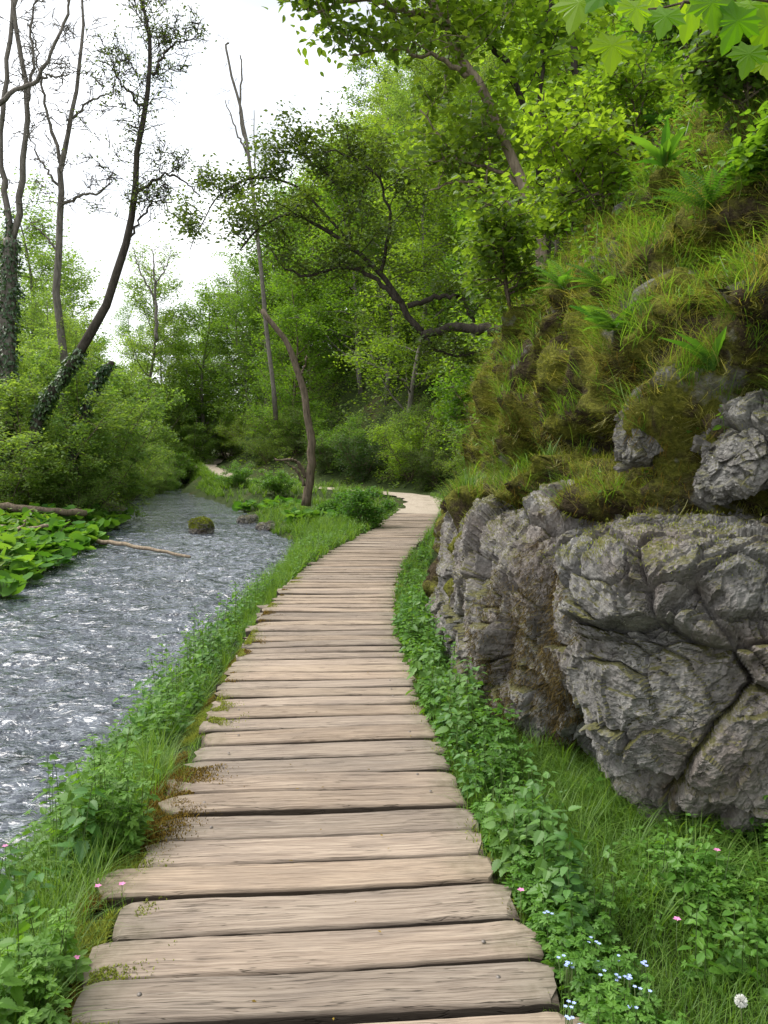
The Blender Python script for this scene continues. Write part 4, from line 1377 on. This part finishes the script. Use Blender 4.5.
# --- moss along the board ends and in the gaps
g = G(); gg = G()
n = 150000
yy = 1.2 + 9.5 * R.random(n) ** 1.2
lob = fbm(np.stack([yy * 2.1, 0 * yy, 0 * yy], 1), 3, 71)
xx_ = path_left(yy) - .09 + R.normal(0, .07, n) + .20 * np.clip(lob + .25, 0, 1) * R.random(n)
over = xx_ > path_left(yy) - .01
pm = np.stack([xx_, yy, np.where(over, pz(yy) + .001 - .07 * (R.random(n) < .3), ground_z(xx_, yy))], 1)
clump = fbm(pm * np.array([5, 5, 0]), 3, 73) > np.where(over, -.02, -.25)
pm = pm[clump]
hgt = np.where(pm[:, 0] > path_left(pm[:, 1]) - .01, R.uniform(.005, .016, len(pm)), R.uniform(.02, .06, len(pm)))
half = fbm(pm * 2.2, 2, 77) > .08
for gx, mk in ((gg, half), (g, ~half)):
    q = pm[mk]; blades(gx, q, hgt[mk], R.random(len(q)) * 6.3, R.uniform(.2, 1, len(q)), .005, 2)
n = 14000
yy = 1.2 + 9 * R.random(n)
xx_ = path_right(yy) + .03 + R.normal(0, .04, n)
over = xx_ < path_right(yy) + .01
pm = np.stack([xx_, yy, np.where(over, pz(yy) - .05 + .045 * R.random(n), ground_z(xx_, yy))], 1)
pm = pm[fbm(pm * np.array([5, 5, 0]), 3, 79) > np.where(over, .1, -.1)]
blades(gg, pm, R.uniform(.012, .03, len(pm)), R.random(len(pm)) * 6.3, R.uniform(.2, 1, len(pm)), .005, 2)
q = STONE[(STONE[:, 2] > np.median(STONE[:, 2]))]; q = q[R.integers(0, len(q), 5000)]
blades(gg, q, R.uniform(.03, .07, 5000), R.random(5000) * 6.3, R.uniform(.1, .9, 5000), .012, 2)
# rust-brown moss curtain between the outcrop and the boulder
gh = G()
for OP in (OUTCROP, BOULDER):
    qx, qy, f = proj(OP)
    mk = fbm(OP * 2.6, 3, 88) + 1.2 * np.exp(-((OP[:, 1] - 4.35) / .55) ** 2) * sstep(1.25, .6, OP[:, 2] - .3 * np.abs(OP[:, 1] - 4.35)) - .55 > 0
    mk &= (qx > 380) & (qx < 640 + 0 * qx) & (OP[:, 1] < 7) & (OP[:, 0] < 1.3)
    src = OP[mk]
    if len(src):
        q = src[R.integers(0, len(src), 17000)] + .012 * R.standard_normal((17000, 3))
        blades(gh, q, R.uniform(.02, .07, 17000), R.random(17000) * 6.3, R.uniform(.1, .9, 17000), R.uniform(.003, .006, 17000), 2, up=unit(np.array([-.6, -.5, -.5]) + .4 * R.standard_normal((17000, 3))))
    tp = OP[(OP[:, 2] > (1.05 if OP is OUTCROP else 1.12)) & (fbm(OP * 3, 3, 89) > .02)]
    if len(tp):
        q = tp[R.integers(0, len(tp), 7000)] + .012 * R.standard_normal((7000, 3))
        blades(gg, q, R.uniform(.006, .018, 7000), R.random(7000) * 6.3, R.uniform(.1, .9, 7000), R.uniform(.003, .005, 7000), 2)

M['moss_dark'] = leaf_mat('moss_dark', (.022, .014, .007), (.06, .04, .016), (.12, .085, .03), .15, .9, .1, objvar=.1)
tag(gh.build('hanging_moss', M['moss_dark'], smooth=False), 'dark brown moss and rootlets hanging between outcrop and boulder', 'moss', kind='stuff')

# --- the mossy bank: cushions, grass, hanging fringe
def cliff_mask(fn):
    c = .25 * (a_ + b_ + c_ + d_)
    return fn(c)


near = cliff_mask(lambda c: (c[:, 2] > 1.15) * (c[:, 1] < 12) * (c[:, 0] < 6) * np.clip(4.5 / np.hypot(c[:, 0], c[:, 1]), .2, 1.6) ** 2)
nm = cliff_mask(lambda c: sstep(-.15, .1, fbm(c * 1.7, 3, 81)) * (c[:, 2] > 1.1) * (c[:, 1] < 12)) * near
nb = cliff_mask(lambda c: sstep(-.05, .15, fbm(c * 1.7, 3, 87)) * (c[:, 2] > .2) * (c[:, 1] < 12)) * np.maximum(near, .1)
p, q = on_cliff(85000, nm); ds = np.clip(np.hypot(p[:, 0], p[:, 1]) / 4.2, 1, 2.6)
upv = unit(q * .8 + np.array([-.2, -.1, .35]))
blades(gg, p, R.uniform(.015, .065, len(p)) * ds, R.random(len(p)) * 6.3, R.uniform(.1, .9, len(p)), R.uniform(.003, .007, len(p)) * ds, 2, up=upv, rnd=np.clip(.5 + .5 * fbm(p * 6, 2, 83) + R.normal(0, .2, len(p)), 0, 1))
p, q = on_cliff(26000, nb)
upv = unit(q * .6 + np.array([0, 0, -.5]))
blades(g, p, R.uniform(.03, .12, len(p)), R.random(len(p)) * 6.3, R.uniform(.1, .9, len(p)), R.uniform(.002, .005, len(p)), 2, up=upv)
tag(g.build('brown_moss', M['moss_brown'], smooth=False), 'rust brown dry moss on board ends and the damp bank', 'moss', kind='stuff')
tag(gg.build('green_moss', M['moss'], smooth=False), 'yellow green moss cushions on the bank and board ends', 'moss', kind='stuff')

g = G(); gd = G()
gm = cliff_mask(lambda c: (1 + 1.3 * (c[:, 1] > 6)) * sstep(-.3, .1, fbm(c * 1.3, 3, 91)) * (c[:, 2] > 1.3) * (c[:, 1] < 13)) * near * np.clip(cN[:, 2] + .55, .3, 1)
p, q = on_cliff(8000, gm); out = unit(q + np.array([-.3, -.3, .6]))


def cliff_tufts(g, p, q, nb, h, wd, drp):
    k = np.repeat(np.arange(len(p)), nb); n = len(k)
    az = np.arctan2(q[k, 1], q[k, 0]) + R.normal(0, .9, n)
    up = unit(q[k] * .45 + np.array([0, 0, .8]) + .25 * R.standard_normal((n, 3)))
    blades(g, p[k] + .02 * R.standard_normal((n, 3)), h * R.uniform(.45, 1.2, n), az, R.uniform(.3, 1.15, n), wd * R.uniform(.6, 1.3, n) * np.clip(np.hypot(p[k][:, 0], p[k][:, 1]) / 4.5, 1, 2.2), 5, up=up, droop=drp)


cliff_tufts(g, p[:5600], q[:5600], 9, .22, .0045, 1.5)
cliff_tufts(gd, p[5600:], q[5600:], 12, .21, .0026, 1.9)
p, q = on_cliff(160, gm); cliff_tufts(g, p, q, 13, .42, .0065, 1.7)
tag(g.build('bank_grass', M['grass'], smooth=False), 'arching green grass tufts sprouting from the mossy bank', 'grass', kind='stuff')
tag(gd.build('dry_grass', M['grass_dry'], smooth=False), 'pale dry grass hanging from the mossy bank', 'grass', kind='stuff')

HG = G(); p, q = on_cliff(2700, cliff_mask(lambda c: (c[:, 2] > 1.35) * (c[:, 1] < 12) * (1 + 1.2 * (c[:, 1] > 6))) * near * (cN[:, 2] < .35))
k_ = np.repeat(np.arange(len(p)), 10); n = len(k_)
blades(HG, p[k_] + .02 * R.standard_normal((n, 3)), R.uniform(.10, .30, n), np.arctan2(q[k_, 1], q[k_, 0]) + R.normal(0, .6, n), R.uniform(.4, .9, n), .0032 * np.clip(np.hypot(p[k_][:, 0], p[k_][:, 1]) / 4.2, 1, 2.4), 4, up=unit(q[k_] * .7 + np.array([0, 0, .25]) + .2 * R.standard_normal((n, 3))), droop=2.6)
tag(HG.build('hanging_grass', M['grass_dry'], smooth=False), 'yellow green grass drooping over the steep faces of the bank', 'grass', kind='stuff')

# leafy growth on the bank: low herbs, and bushier higher up
g = G(); gs = G()
hm = cliff_mask(lambda c: (c[:, 2] > 1.3) * (c[:, 1] < 15) * (.12 + .9 * sstep(2.6, 4.2, c[:, 2]) + .7 * (c[:, 1] > 7))) * np.clip(near, .15, 2)
p, q = on_cliff(3000, hm); herbs(g, gs, p, .14, 4, .04, OVATE, lean=.8)
hm2 = cliff_mask(lambda c: (c[:, 2] > 2.6) * (c[:, 1] < 16) * sstep(2.6, 3.8, c[:, 2]) * sstep(-.25, .1, fbm(c * 1.1, 3, 95)) * np.clip(6 / np.hypot(c[:, 0], c[:, 1]), .3, 2) ** 2)
p, q = on_cliff(2600, hm2); herbs(g, gs, p, .28, 5, .06, OVATE, lean=.9, rb=.0)
p, q = on_cliff(420, cliff_mask(lambda c: (c[:, 1] > 7.5) * (c[:, 1] < 17) * (c[:, 2] > 1.6))); herbs(g, gs, p, .4, 5, .08, OVATE, lean=.9)
tag(g.build('bank_herbs', M['herb'], smooth=False), 'small leafy plants covering the upper part of the bank', 'plants', kind='stuff')
tag(gs.build('bank_stems', M['stem'], smooth=False), 'thin stems of the small plants on the bank', 'plant stems', kind='stuff')

# undergrowth of the wood
g = G()
n = 120000
x = R.uniform(-26, 26, n); y_ = 14 + 66 * R.random(n) ** 1.4
td, ty, ts = poly_dist(x, y_, TOE)
ok = (ts > 0) & (td > .2) & (td < 26) & (np.abs(x / y_) < .62)
x, y_, td = x[ok], y_[ok], td[ok]
p = np.stack([x, y_, ground_z(x, y_) + R.random(len(x)) ** 1.3 * (.3 + 1.0 * sstep(0, 3, td))], 1)
n = len(p); az = R.random(n) * 6.3
scatter(g, LEAF, p, np.stack([np.cos(az), np.sin(az), -.2 + .3 * R.standard_normal(n)], 1), np.array([-.3, -.3, 1]) + .5 * R.standard_normal((n, 3)), R.uniform(.12, .32, n))
x = R.uniform(-40, -5, 26000); y_ = 9 + 50 * R.random(26000) ** 1.3
ok = (x < xl(y_) - .1) & (np.abs(x / y_) < .62)
x, y_ = x[ok], y_[ok]
p = np.stack([x, y_, ground_z(x, y_) + R.random(len(x)) ** 1.4 * .5], 1)
n = len(p); az = R.random(n) * 6.3
scatter(g, LEAF, p, np.stack([np.cos(az), np.sin(az), .3 + .4 * R.standard_normal(n)], 1), np.array([0, -.3, 1]) + .5 * R.standard_normal((n, 3)), R.uniform(.08, .2, n))
tag(g.build('undergrowth', M['leaf_mid'], smooth=False), 'leafy undergrowth covering the ground of the wood', 'undergrowth', kind='stuff')
g = G()
tufts(g, ground_pts(900, lambda y: (xr(y) + .1, np.minimum(path_left(y) - .2, xr(y) + 7)), 17, 44), 18, .42, .016)
tufts(g, ground_pts(420, lambda y: (xr(y) + .05, xr(y) + 1.0), 36, 64), 18, .5, .03)
tag(g.build('bank_grass', M['grass'], smooth=False), 'long grass on the river bank inside the bend', 'grass', kind='stuff')

# --- butterbur: big round leaves on the left bank and at the bend
def butterbur(seed, k, lean=.5):
    rg = np.random.default_rng(seed)
    root = empty('butterbur', (0, 0, -500), '', 'plant')
    g = G(); s = G()
    az = rg.random(k) * 6.3; h = rg.uniform(.10, .36, k); r = rg.uniform(.05, .35, k)
    p = np.stack([np.cos(az) * r, np.sin(az) * r, h], 1)
    d = np.stack([np.cos(az), np.sin(az), .1 + .3 * rg.standard_normal(k)], 1)
    sz = rg.uniform(.16, .34, k)
    scatter(g, BUTTER, p - unit(d) * (sz * .3)[:, None], d, np.array([0, -.1, 1]) + .42 * rg.standard_normal((k, 3)), sz, rg.random(k))
    for a, b in zip(p, p * np.array([.2, .2, 0])):
        tube(s, np.stack([b, (a + b) / 2 + [0, 0, .03], a]), .006, 3)
    g.build('foliage', M['butterbur'], root, smooth=True); s.build('stem', M['stem'], root)
    return root


bb = [butterbur(5, 19), butterbur(6, 15), butterbur(7, 22)]
bs = []
rg = np.random.default_rng(3)
while len(bs) < 74:
    y_ = rg.uniform(8.5, 24); x = float(xl(y_)) - rg.uniform(-.12, 1) ** 2 * 5 + .1
    if abs(x / y_) > .56: continue
    if any((x - a) ** 2 + (y_ - b) ** 2 < .42 ** 2 for a, b in bs): continue
    bs.append((x, y_))
fars = [(at(255, 505, 27)[0] + rg.normal(0, .9), 27 + rg.normal(0, 1.0)) for _ in range(12)]
fars = [(a, b) for a, b in fars if a > float(xr(b)) + .1] + [(at(322, 520, 21)[0] + rg.normal(0, .45), 20.5 + rg.normal(0, .5)) for _ in range(7)]
for k, (x, y_) in enumerate(bs + fars):
    pr = bb[k % 3]
    left = k < len(bs)
    lab = 'clump of big round butterbur leaves on the left bank' if left else 'bright clump of butterbur leaves beside the stream near the leaning trunk'
    grp = 'butterbur on the left bank' if left else 'butterbur at the bend'
    loc = (x, y_, max(gz1(x, y_), float(rz(y_)) + .02)); sc = float(rg.uniform(.75, 1.15))
    if k < 3:
        pr.location = loc; pr["label"] = lab; pr["group"] = grp; pr.scale = (sc,) * 3
    else:
        copy_tree(pr, loc, float(rg.random() * 6.3), sc, lab, grp)

# --- round bushes and grass mounds at the bend
for k, (px, py, d, h, lab) in enumerate(((364, 528, 18.6, .95, 'rounded green bush on the left where the boardwalk ends'), (338, 512, 22, .7, 'smaller green bush behind the rounded one at the bend'),
                                         (275, 500, 31, 1.0, 'grassy green hump on the far bank left of the trunk'), (238, 498, 36, 1.1, 'dark green hump of plants at the far river bend'))):
    x = at(px, py, d)[0]
    rg = np.random.default_rng(700 + k)
    root = empty('bush', (x, d, gz1(x, d) - .03), lab, 'bush')
    W, Tt = [], []
    for s in range(9):
        az = s * .7; e = rg.uniform(.5, 1.4)
        tr = polyline((0, 0, 0), (math.cos(az) * math.cos(e), math.sin(az) * math.cos(e), math.sin(e)), h, 6, rg, .1, 0)
        w_, t_ = grow(rg, tr, .012, .004, 7, .2, h * .4, (0, 60), 3, .2, 0, .1, 0)
        W += w_; Tt += t_
    build_tree('bush', root, W, Tt, 5200, .075, 'herb', 'bark_brown', rg, .07, crown='foliage')

# --- nettles: plants one can count beside the boards
nets = []
for v_ in range(4):
    rg = np.random.default_rng(900 + v_)
    root = empty('nettle', (0, 0, -500), '', 'plant')
    g = G(); s = G()
    for st in range(rg.integers(2, 4)):
        herbs(g, s, np.array([[rg.normal(0, .03), rg.normal(0, .03), 0]]), rg.uniform(.34, .5), 7, .095, NETTLE, lean=.3, droop=.5, stemw=.008)
    g.build('foliage', M['nettle'], root, smooth=False); s.build('stem', M['stem'], root)
    nets.append(root)
k = 0


def net(x, y_, sc, lab, grp):
    global k
    z = gz1(x, y_)
    pr = nets[k % 4]
    if k < 4:
        pr.location = (x, y_, z); pr.scale = (sc,) * 3; pr["label"] = lab; pr["group"] = grp
    else:
        copy_tree(pr, (x, y_, z), float(R.random() * 6.3), sc, lab, grp)
    k += 1


for q in range(34):
    y_ = float(R.uniform(2.3, 4.9)); x = float(path_right(y_)) + float(R.uniform(.06, .30))
    net(x, y_, float(R.uniform(.55, .85)), 'nettle with toothed green leaves on the rock side of the boardwalk', 'nettles on the right verge')
for q in range(16):
    y_ = float(R.uniform(4.8, 9)); x = float(path_right(y_)) + float(R.uniform(.06, .28))
    net(x, y_, float(R.uniform(.6, .95)), 'nettle growing in the narrow gap between boards and the long outcrop', 'nettles by the outcrop')
for q in range(26):
    y_ = float(R.uniform(1.7, 3.4)); x = float(path_left(y_)) - float(R.uniform(.2, .85))
    net(x, y_, float(R.uniform(.6, 1.0)), 'nettle on the river bank at the near end of the boardwalk', 'nettles on the near river bank')
for q in range(16):
    y_ = float(R.uniform(4.5, 10)); x = float(path_left(y_)) - float(R.uniform(.35, .75))
    net(x, y_, float(R.uniform(.8, 1.2)), 'tall nettle standing above the grass on the river edge', 'tall nettles on the river edge')

# --- ferns on the bank and saplings on its crest
FL = [(668, 165, 'long strap fern leaf tuft below the overhanging roots at upper right'), (598, 285, 'pale fern tuft at the left crest of the bank'), (690, 85, 'dark fern spreading under the maple leaves'), (640, 95, 'arching fern left of the pale dead stem'),
      (560, 290, 'small fern low on the left crest of the bank'), (705, 210, 'fern tuft in the dark hollow at right'), (610, 330, 'fern sprouting over the mossy hollow'), (715, 375, 'rosette of narrow leaves above the jutting rock')]


for j, (px, py, lab) in enumerate(FL):
    c = cliff_hit(px, py)
    rg = np.random.default_rng(1000 + j)
    nfr = 9
    az = rg.uniform(-PI * .95, PI * .1, nfr) if j != 7 else rg.random(nfr) * 6.3
    root = empty('fern', c, lab, 'fern')
    for q in range(nfr):
        g = G()
        d = np.array([[math.cos(az[q] - .6), math.sin(az[q] - .6), rg.uniform(.3, 1.6)]])
        tp = LONG if j in (0, 7) else FROND
        scatter(g, tp, np.zeros((1, 3)), d, np.array([[0, 0, 1.0]]) - .3 * d, [rg.uniform(.18, .32) if j not in (0, 7) else rg.uniform(.16, .34)], rg.random(1))
        g.build('frond', M['fern'], root, smooth=False)

CR = [(520, 270, 13, 1.4), (566, 245, 11.5, .9), (600, 210, 10, .9), (600, 170, 13.5, 2.2), (635, 150, 9, 1.0), (655, 60, 8.5, 1.2), (505, 310, 13, 1.1), (620, 90, 14, 2.6), (705, 30, 6.5, .9), (745, 120, 5.2, .6), (480, 380, 13.2, 1.4), (760, 190, 4.4, .4)]
CRL = ['leafy hazel bush where the slanting ash is rooted', 'bright hazel sapling just right of the slanting ash', 'broad-leaved sapling on the crest of the bank', 'tall hazel behind the crest of the bank', 'hazel sapling leaning over the mossy slope',
       'leafy sapling under the maple branch at upper right', 'low leafy bush at the left end of the crest', 'bushy hazel high behind the bank', 'dark leafed bush beside the pale dead stem', 'leafy bramble hanging at the right edge', 'feathery green bush over the end of the boardwalk', 'dark leafed ivy clump low at the right edge']
for j, ((px, py, d, h), lab) in enumerate(zip(CR, CRL)):
    c = cliff_hit(px, py) if j not in (0, 3, 7, 10) else at(px, py + 60, d)
    rg = np.random.default_rng(1100 + j)
    root = empty('sapling', c, lab, 'sapling')
    W, Tt = [], []
    for s in range(4):
        az = rg.uniform(PI * .6, PI * 1.6); e = rg.uniform(.7, 1.35)
        tr = polyline((0, 0, 0), (math.cos(az) * math.cos(e), math.sin(az) * math.cos(e), math.sin(e)), h * rg.uniform(.6, 1), 9, rg, .08, 0)
        w_, t_ = grow(rg, tr, .010 * h, .003, 8, .15, .4 * h, (0, 50), 4, .2 * h, 0, .1, 0)
        W += w_; Tt += t_
    build_tree('sapling', root, W, Tt, int(1100 + 1000 * h), .068 if d > 8 else .055, 'leaf_bright' if j % 3 else 'leaf_mid', 'bark_brown', rg, .07 * h ** .5, OVATE, crown='foliage')

# --- maple branch close to the camera, upper right
mr = empty('maple_branch', at(800, 10, 2.4), 'bright green maple leaves hanging from a thin branch at top right', 'branch')
mo = np.array(mr.location)
g = G()
for pts in ([(800, 10), (740, -4), (690, 2), (640, 8), (590, -10)], [(690, 2), (660, 12), (630, 10)], [(780, 8), (772, 30), (760, 40)]):
    p, r = limb(pts, 2.4, .006, .002, 12, .004)
    tube(g, p - mo, r, 5)
p = smooth_path(np.array([at(800, 10, 2.4), at(860, 30, 2.5), (2.1, 2.8, 3.4), (2.6, 3.1, 3.9)]), 12); tube(g, p - mo, .008, 5)
g.build('twig', M['bark_brown'], mr)
ML = [(578, 8, 46, 200), (612, 50, 40, 185), (636, 12, 36, 170), (665, 20, 34, 200), (655, 2, 40, 140), (690, 14, 44, 190), (712, 8, 40, 170), (735, 26, 42, 200), (752, 8, 38, 150), (765, 30, 40, 200), (600, -4, 40, 220), (680, -6, 40, 160), (725, -8, 44, 210), (770, -2, 44, 190), (620, -10, 36, 170), (748, 58, 34, 195), (766, 66, 30, 170)]
for j, (px, py, s, ang) in enumerate(ML):
    rg = np.random.default_rng(1200 + j)
    dd = 2.4 + rg.uniform(-.15, .25)
    a = math.radians(ang)
    up_ = np.array([math.sin(a), .25 * rg.standard_normal(), math.cos(a)])
    sz = s / F * dd
    g = G()
    scatter(g, MAPLE, (at(px, py, dd) - unit(up_) * sz * .4 - mo)[None], up_[None], np.array([[.25 * rg.standard_normal(), -1, .55 + .3 * rg.standard_normal()]]), [sz], [rg.random()])
    g.build('leaf', M['maple'], mr, smooth=False)

# --- flowers
def flower(name, px, py, z, mat, r, nh, label, cat, group=None, spread=.0, stem=.12):
    rr = ray(px, py); t = (z - EYE) / rr[2]; c = CAMP + rr * t
    gz_ = gz1(c[0], c[1])
    root = empty(name, (c[0], c[1], gz_), label, cat, group)
    g = G(); s = G(); h = z - gz_
    for q in range(nh):
        o = np.array([R.normal(0, spread), R.normal(0, spread), h + R.normal(0, spread * .4)])
        n5 = 5
        az = np.arange(n5) * 2 * PI / n5 + R.random() * 6
        g = G(); scatter(g, OVATE, np.repeat(o[None], n5, 0), np.stack([np.cos(az), np.sin(az), .25 + 0 * az], 1), np.repeat(np.array([[0, -.4, 1.]]), n5, 0), [r] * n5)
        g.build('petals', M[mat], root, smooth=False)
        tube(s, np.stack([o * np.array([.2, .2, 0]), o * np.array([.7, .7, .6]), o - [0, 0, .002]]), .0014, 3)
    s.build('stem', M['stem'], root)


for px, py, z, lab in ((521, 890, .12, 'pink campion flower right of the boards beside nettles'), (677, 919, .14, 'pink flower in the grass in front of the boulder'), (717, 850, .2, 'pale pink flower under the boulder edge'), (122, 884, .1, 'pink flower at left beside the boards'), (98, 886, .1, 'pink flower left of another pink flower'), (5, 846, .0, 'pink flower at the far left edge over the water'), (76, 958, .1, 'small pink flower low in the left herbs')):
    flower('pink_flower', px, py, z, 'pink', .013, 1, lab, 'flower')
for px, py in ((566, 960), (571, 965), (567, 1005), (572, 1018), (600, 970), (618, 978), (632, 978), (638, 990), (641, 962), (633, 1010), (596, 941), (548, 912), (623, 958)):
    flower('forget_me_not', px, py, .10, 'blue', .0065, 4, 'tiny pale blue flowers in the grass beside the boards', 'flower', 'pale blue flowers on the right verge', .012)
rr = ray(741, 1001); c = CAMP + rr * ((.1 - EYE) / rr[2])
root = empty('dandelion_clock', (c[0], c[1], gz1(c[0], c[1])), 'white fluffy seed head at bottom right', 'flower')
g = G(); d = unit(R.standard_normal((260, 3))); o = np.array([0, 0, .1 - gz1(c[0], c[1])])
scatter(g, LONG, np.repeat(o[None], 260, 0), d, unit(R.standard_normal((260, 3))), [.017] * 260)
g.build('seed_head', M['white'], root, smooth=False)
s = G(); tube(s, np.stack([o * 0, o * .5 + [.004, 0, 0], o]), .002, 4); s.build('stem', M['stem'], root)
g = G(); yl = 1.5 + 9 * R.random(60) ** 1.3; xs_ = path_left(yl) + (path_right(yl) - path_left(yl)) * R.random(60)
scatter(g, LEAF, np.stack([xs_, yl, pz(yl) + .006], 1), np.stack([R.normal(0, 1, 60), R.normal(0, 1, 60), 0 * yl + .1], 1), np.array([0, 0, 1.]) + .2 * R.standard_normal((60, 3)), R.uniform(.008, .022, 60))
tag(g.build('leaf_litter', M['moss_brown'], smooth=False), 'small scraps of dead leaf lying on the boards', 'leaf litter', kind='stuff')
rr = ray(683, 960); c = CAMP + rr * ((.05 - EYE) / rr[2])
g = G(); scatter(g, OVATE, np.zeros((1, 3)), np.array([[.7, -.4, .3]]), np.array([[0, -.5, 1.]]), [.07])
tag(g.build('dead_leaf', M['deadleaf'], center=c), 'curled brown dead leaf in the grass at lower right', 'leaf')

# ------------------------------------------------------------------ camera, light, sky (kept together)
cam = bpy.data.cameras.new('camera'); co = bpy.data.objects.new('camera', cam); COL.objects.link(co)
cam.sensor_fit = 'VERTICAL'; cam.sensor_height = 36; cam.lens = F / 1024 * 36
cam.clip_start = .05; cam.clip_end = 2000
co.location = (0, 0, EYE); co.rotation_euler = (PI / 2 - PITCH, 0, 0)
scene.camera = co
sl = bpy.data.lights.new('sun', 'SUN'); so = bpy.data.objects.new('sun', sl); COL.objects.link(so)
SUN_EL, SUN_AZ = math.radians(58), math.radians(-75)      # azimuth clockwise from +y
sl.energy = 2.2; sl.angle = math.radians(35); sl.color = (1, .96, .9)
so.rotation_euler = (PI / 2 - SUN_EL, 0, -SUN_AZ + PI)
sdir = np.array([math.sin(SUN_AZ) * math.cos(SUN_EL), math.cos(SUN_AZ) * math.cos(SUN_EL), math.sin(SUN_EL)])
from mathutils import Vector
so.rotation_euler = Vector(-sdir).to_track_quat('-Z', 'Y').to_euler()

w = bpy.data.worlds.new("World"); scene.world = w; w.use_nodes = True
nt = w.node_tree; nt.nodes.clear()
wo = nt.nodes.new('ShaderNodeOutputWorld'); bg = nt.nodes.new('ShaderNodeBackground')
sky = nt.nodes.new('ShaderNodeTexSky'); sky.sky_type = 'NISHITA'; sky.sun_disc = False
sky.sun_elevation = SUN_EL; sky.sun_rotation = SUN_AZ
tc = nt.nodes.new('ShaderNodeTexCoord'); mp = nt.nodes.new('ShaderNodeMapping'); mp.inputs['Scale'].default_value = (1.2, 1.2, 3)
no = nt.nodes.new('ShaderNodeTexNoise'); no.inputs['Scale'].default_value = 1.6; no.inputs['Detail'].default_value = 5
rp = nt.nodes.new('ShaderNodeValToRGB'); rp.color_ramp.elements[0].position = .3; rp.color_ramp.elements[0].color = (.72, .72, .72, 1); rp.color_ramp.elements[1].position = .55
mx = nt.nodes.new('ShaderNodeMix'); mx.data_type = 'RGBA'; mx.inputs[7].default_value = (9.3, 9.7, 10.2, 1)
n2 = nt.nodes.new('ShaderNodeTexNoise'); n2.inputs['Scale'].default_value = 2.1; n2.inputs['Detail'].default_value = 4
r2 = nt.nodes.new('ShaderNodeValToRGB'); r2.color_ramp.elements[0].position = .36; r2.color_ramp.elements[0].color = (3.9, 4.1, 4.3, 1); r2.color_ramp.elements[1].position = .62; r2.color_ramp.elements[1].color = (10, 10.2, 10.5, 1)
L_ = nt.links.new
L_(mp.outputs[0], n2.inputs['Vector']); L_(n2.outputs['Fac'], r2.inputs[0]); L_(r2.outputs[0], mx.inputs[7])
L_(tc.outputs['Generated'], mp.inputs[0]); L_(mp.outputs[0], no.inputs['Vector']); L_(no.outputs['Fac'], rp.inputs[0])
L_(rp.outputs[0], mx.inputs[0]); L_(sky.outputs[0], mx.inputs[6]); L_(mx.outputs[2], bg.inputs[0]); L_(bg.outputs[0], wo.inputs[0])
bg.inputs[1].default_value = .1
vs_ = scene.view_settings
vs_.view_transform = 'Standard'; vs_.look = 'None'; vs_.exposure = 1.25; vs_.gamma = 1; vs_.use_curve_mapping = False
scene.cycles.max_bounces = 9; scene.cycles.diffuse_bounces = 6; scene.cycles.glossy_bounces = 3; scene.cycles.transmission_bounces = 4
scene.cycles.use_denoising = True
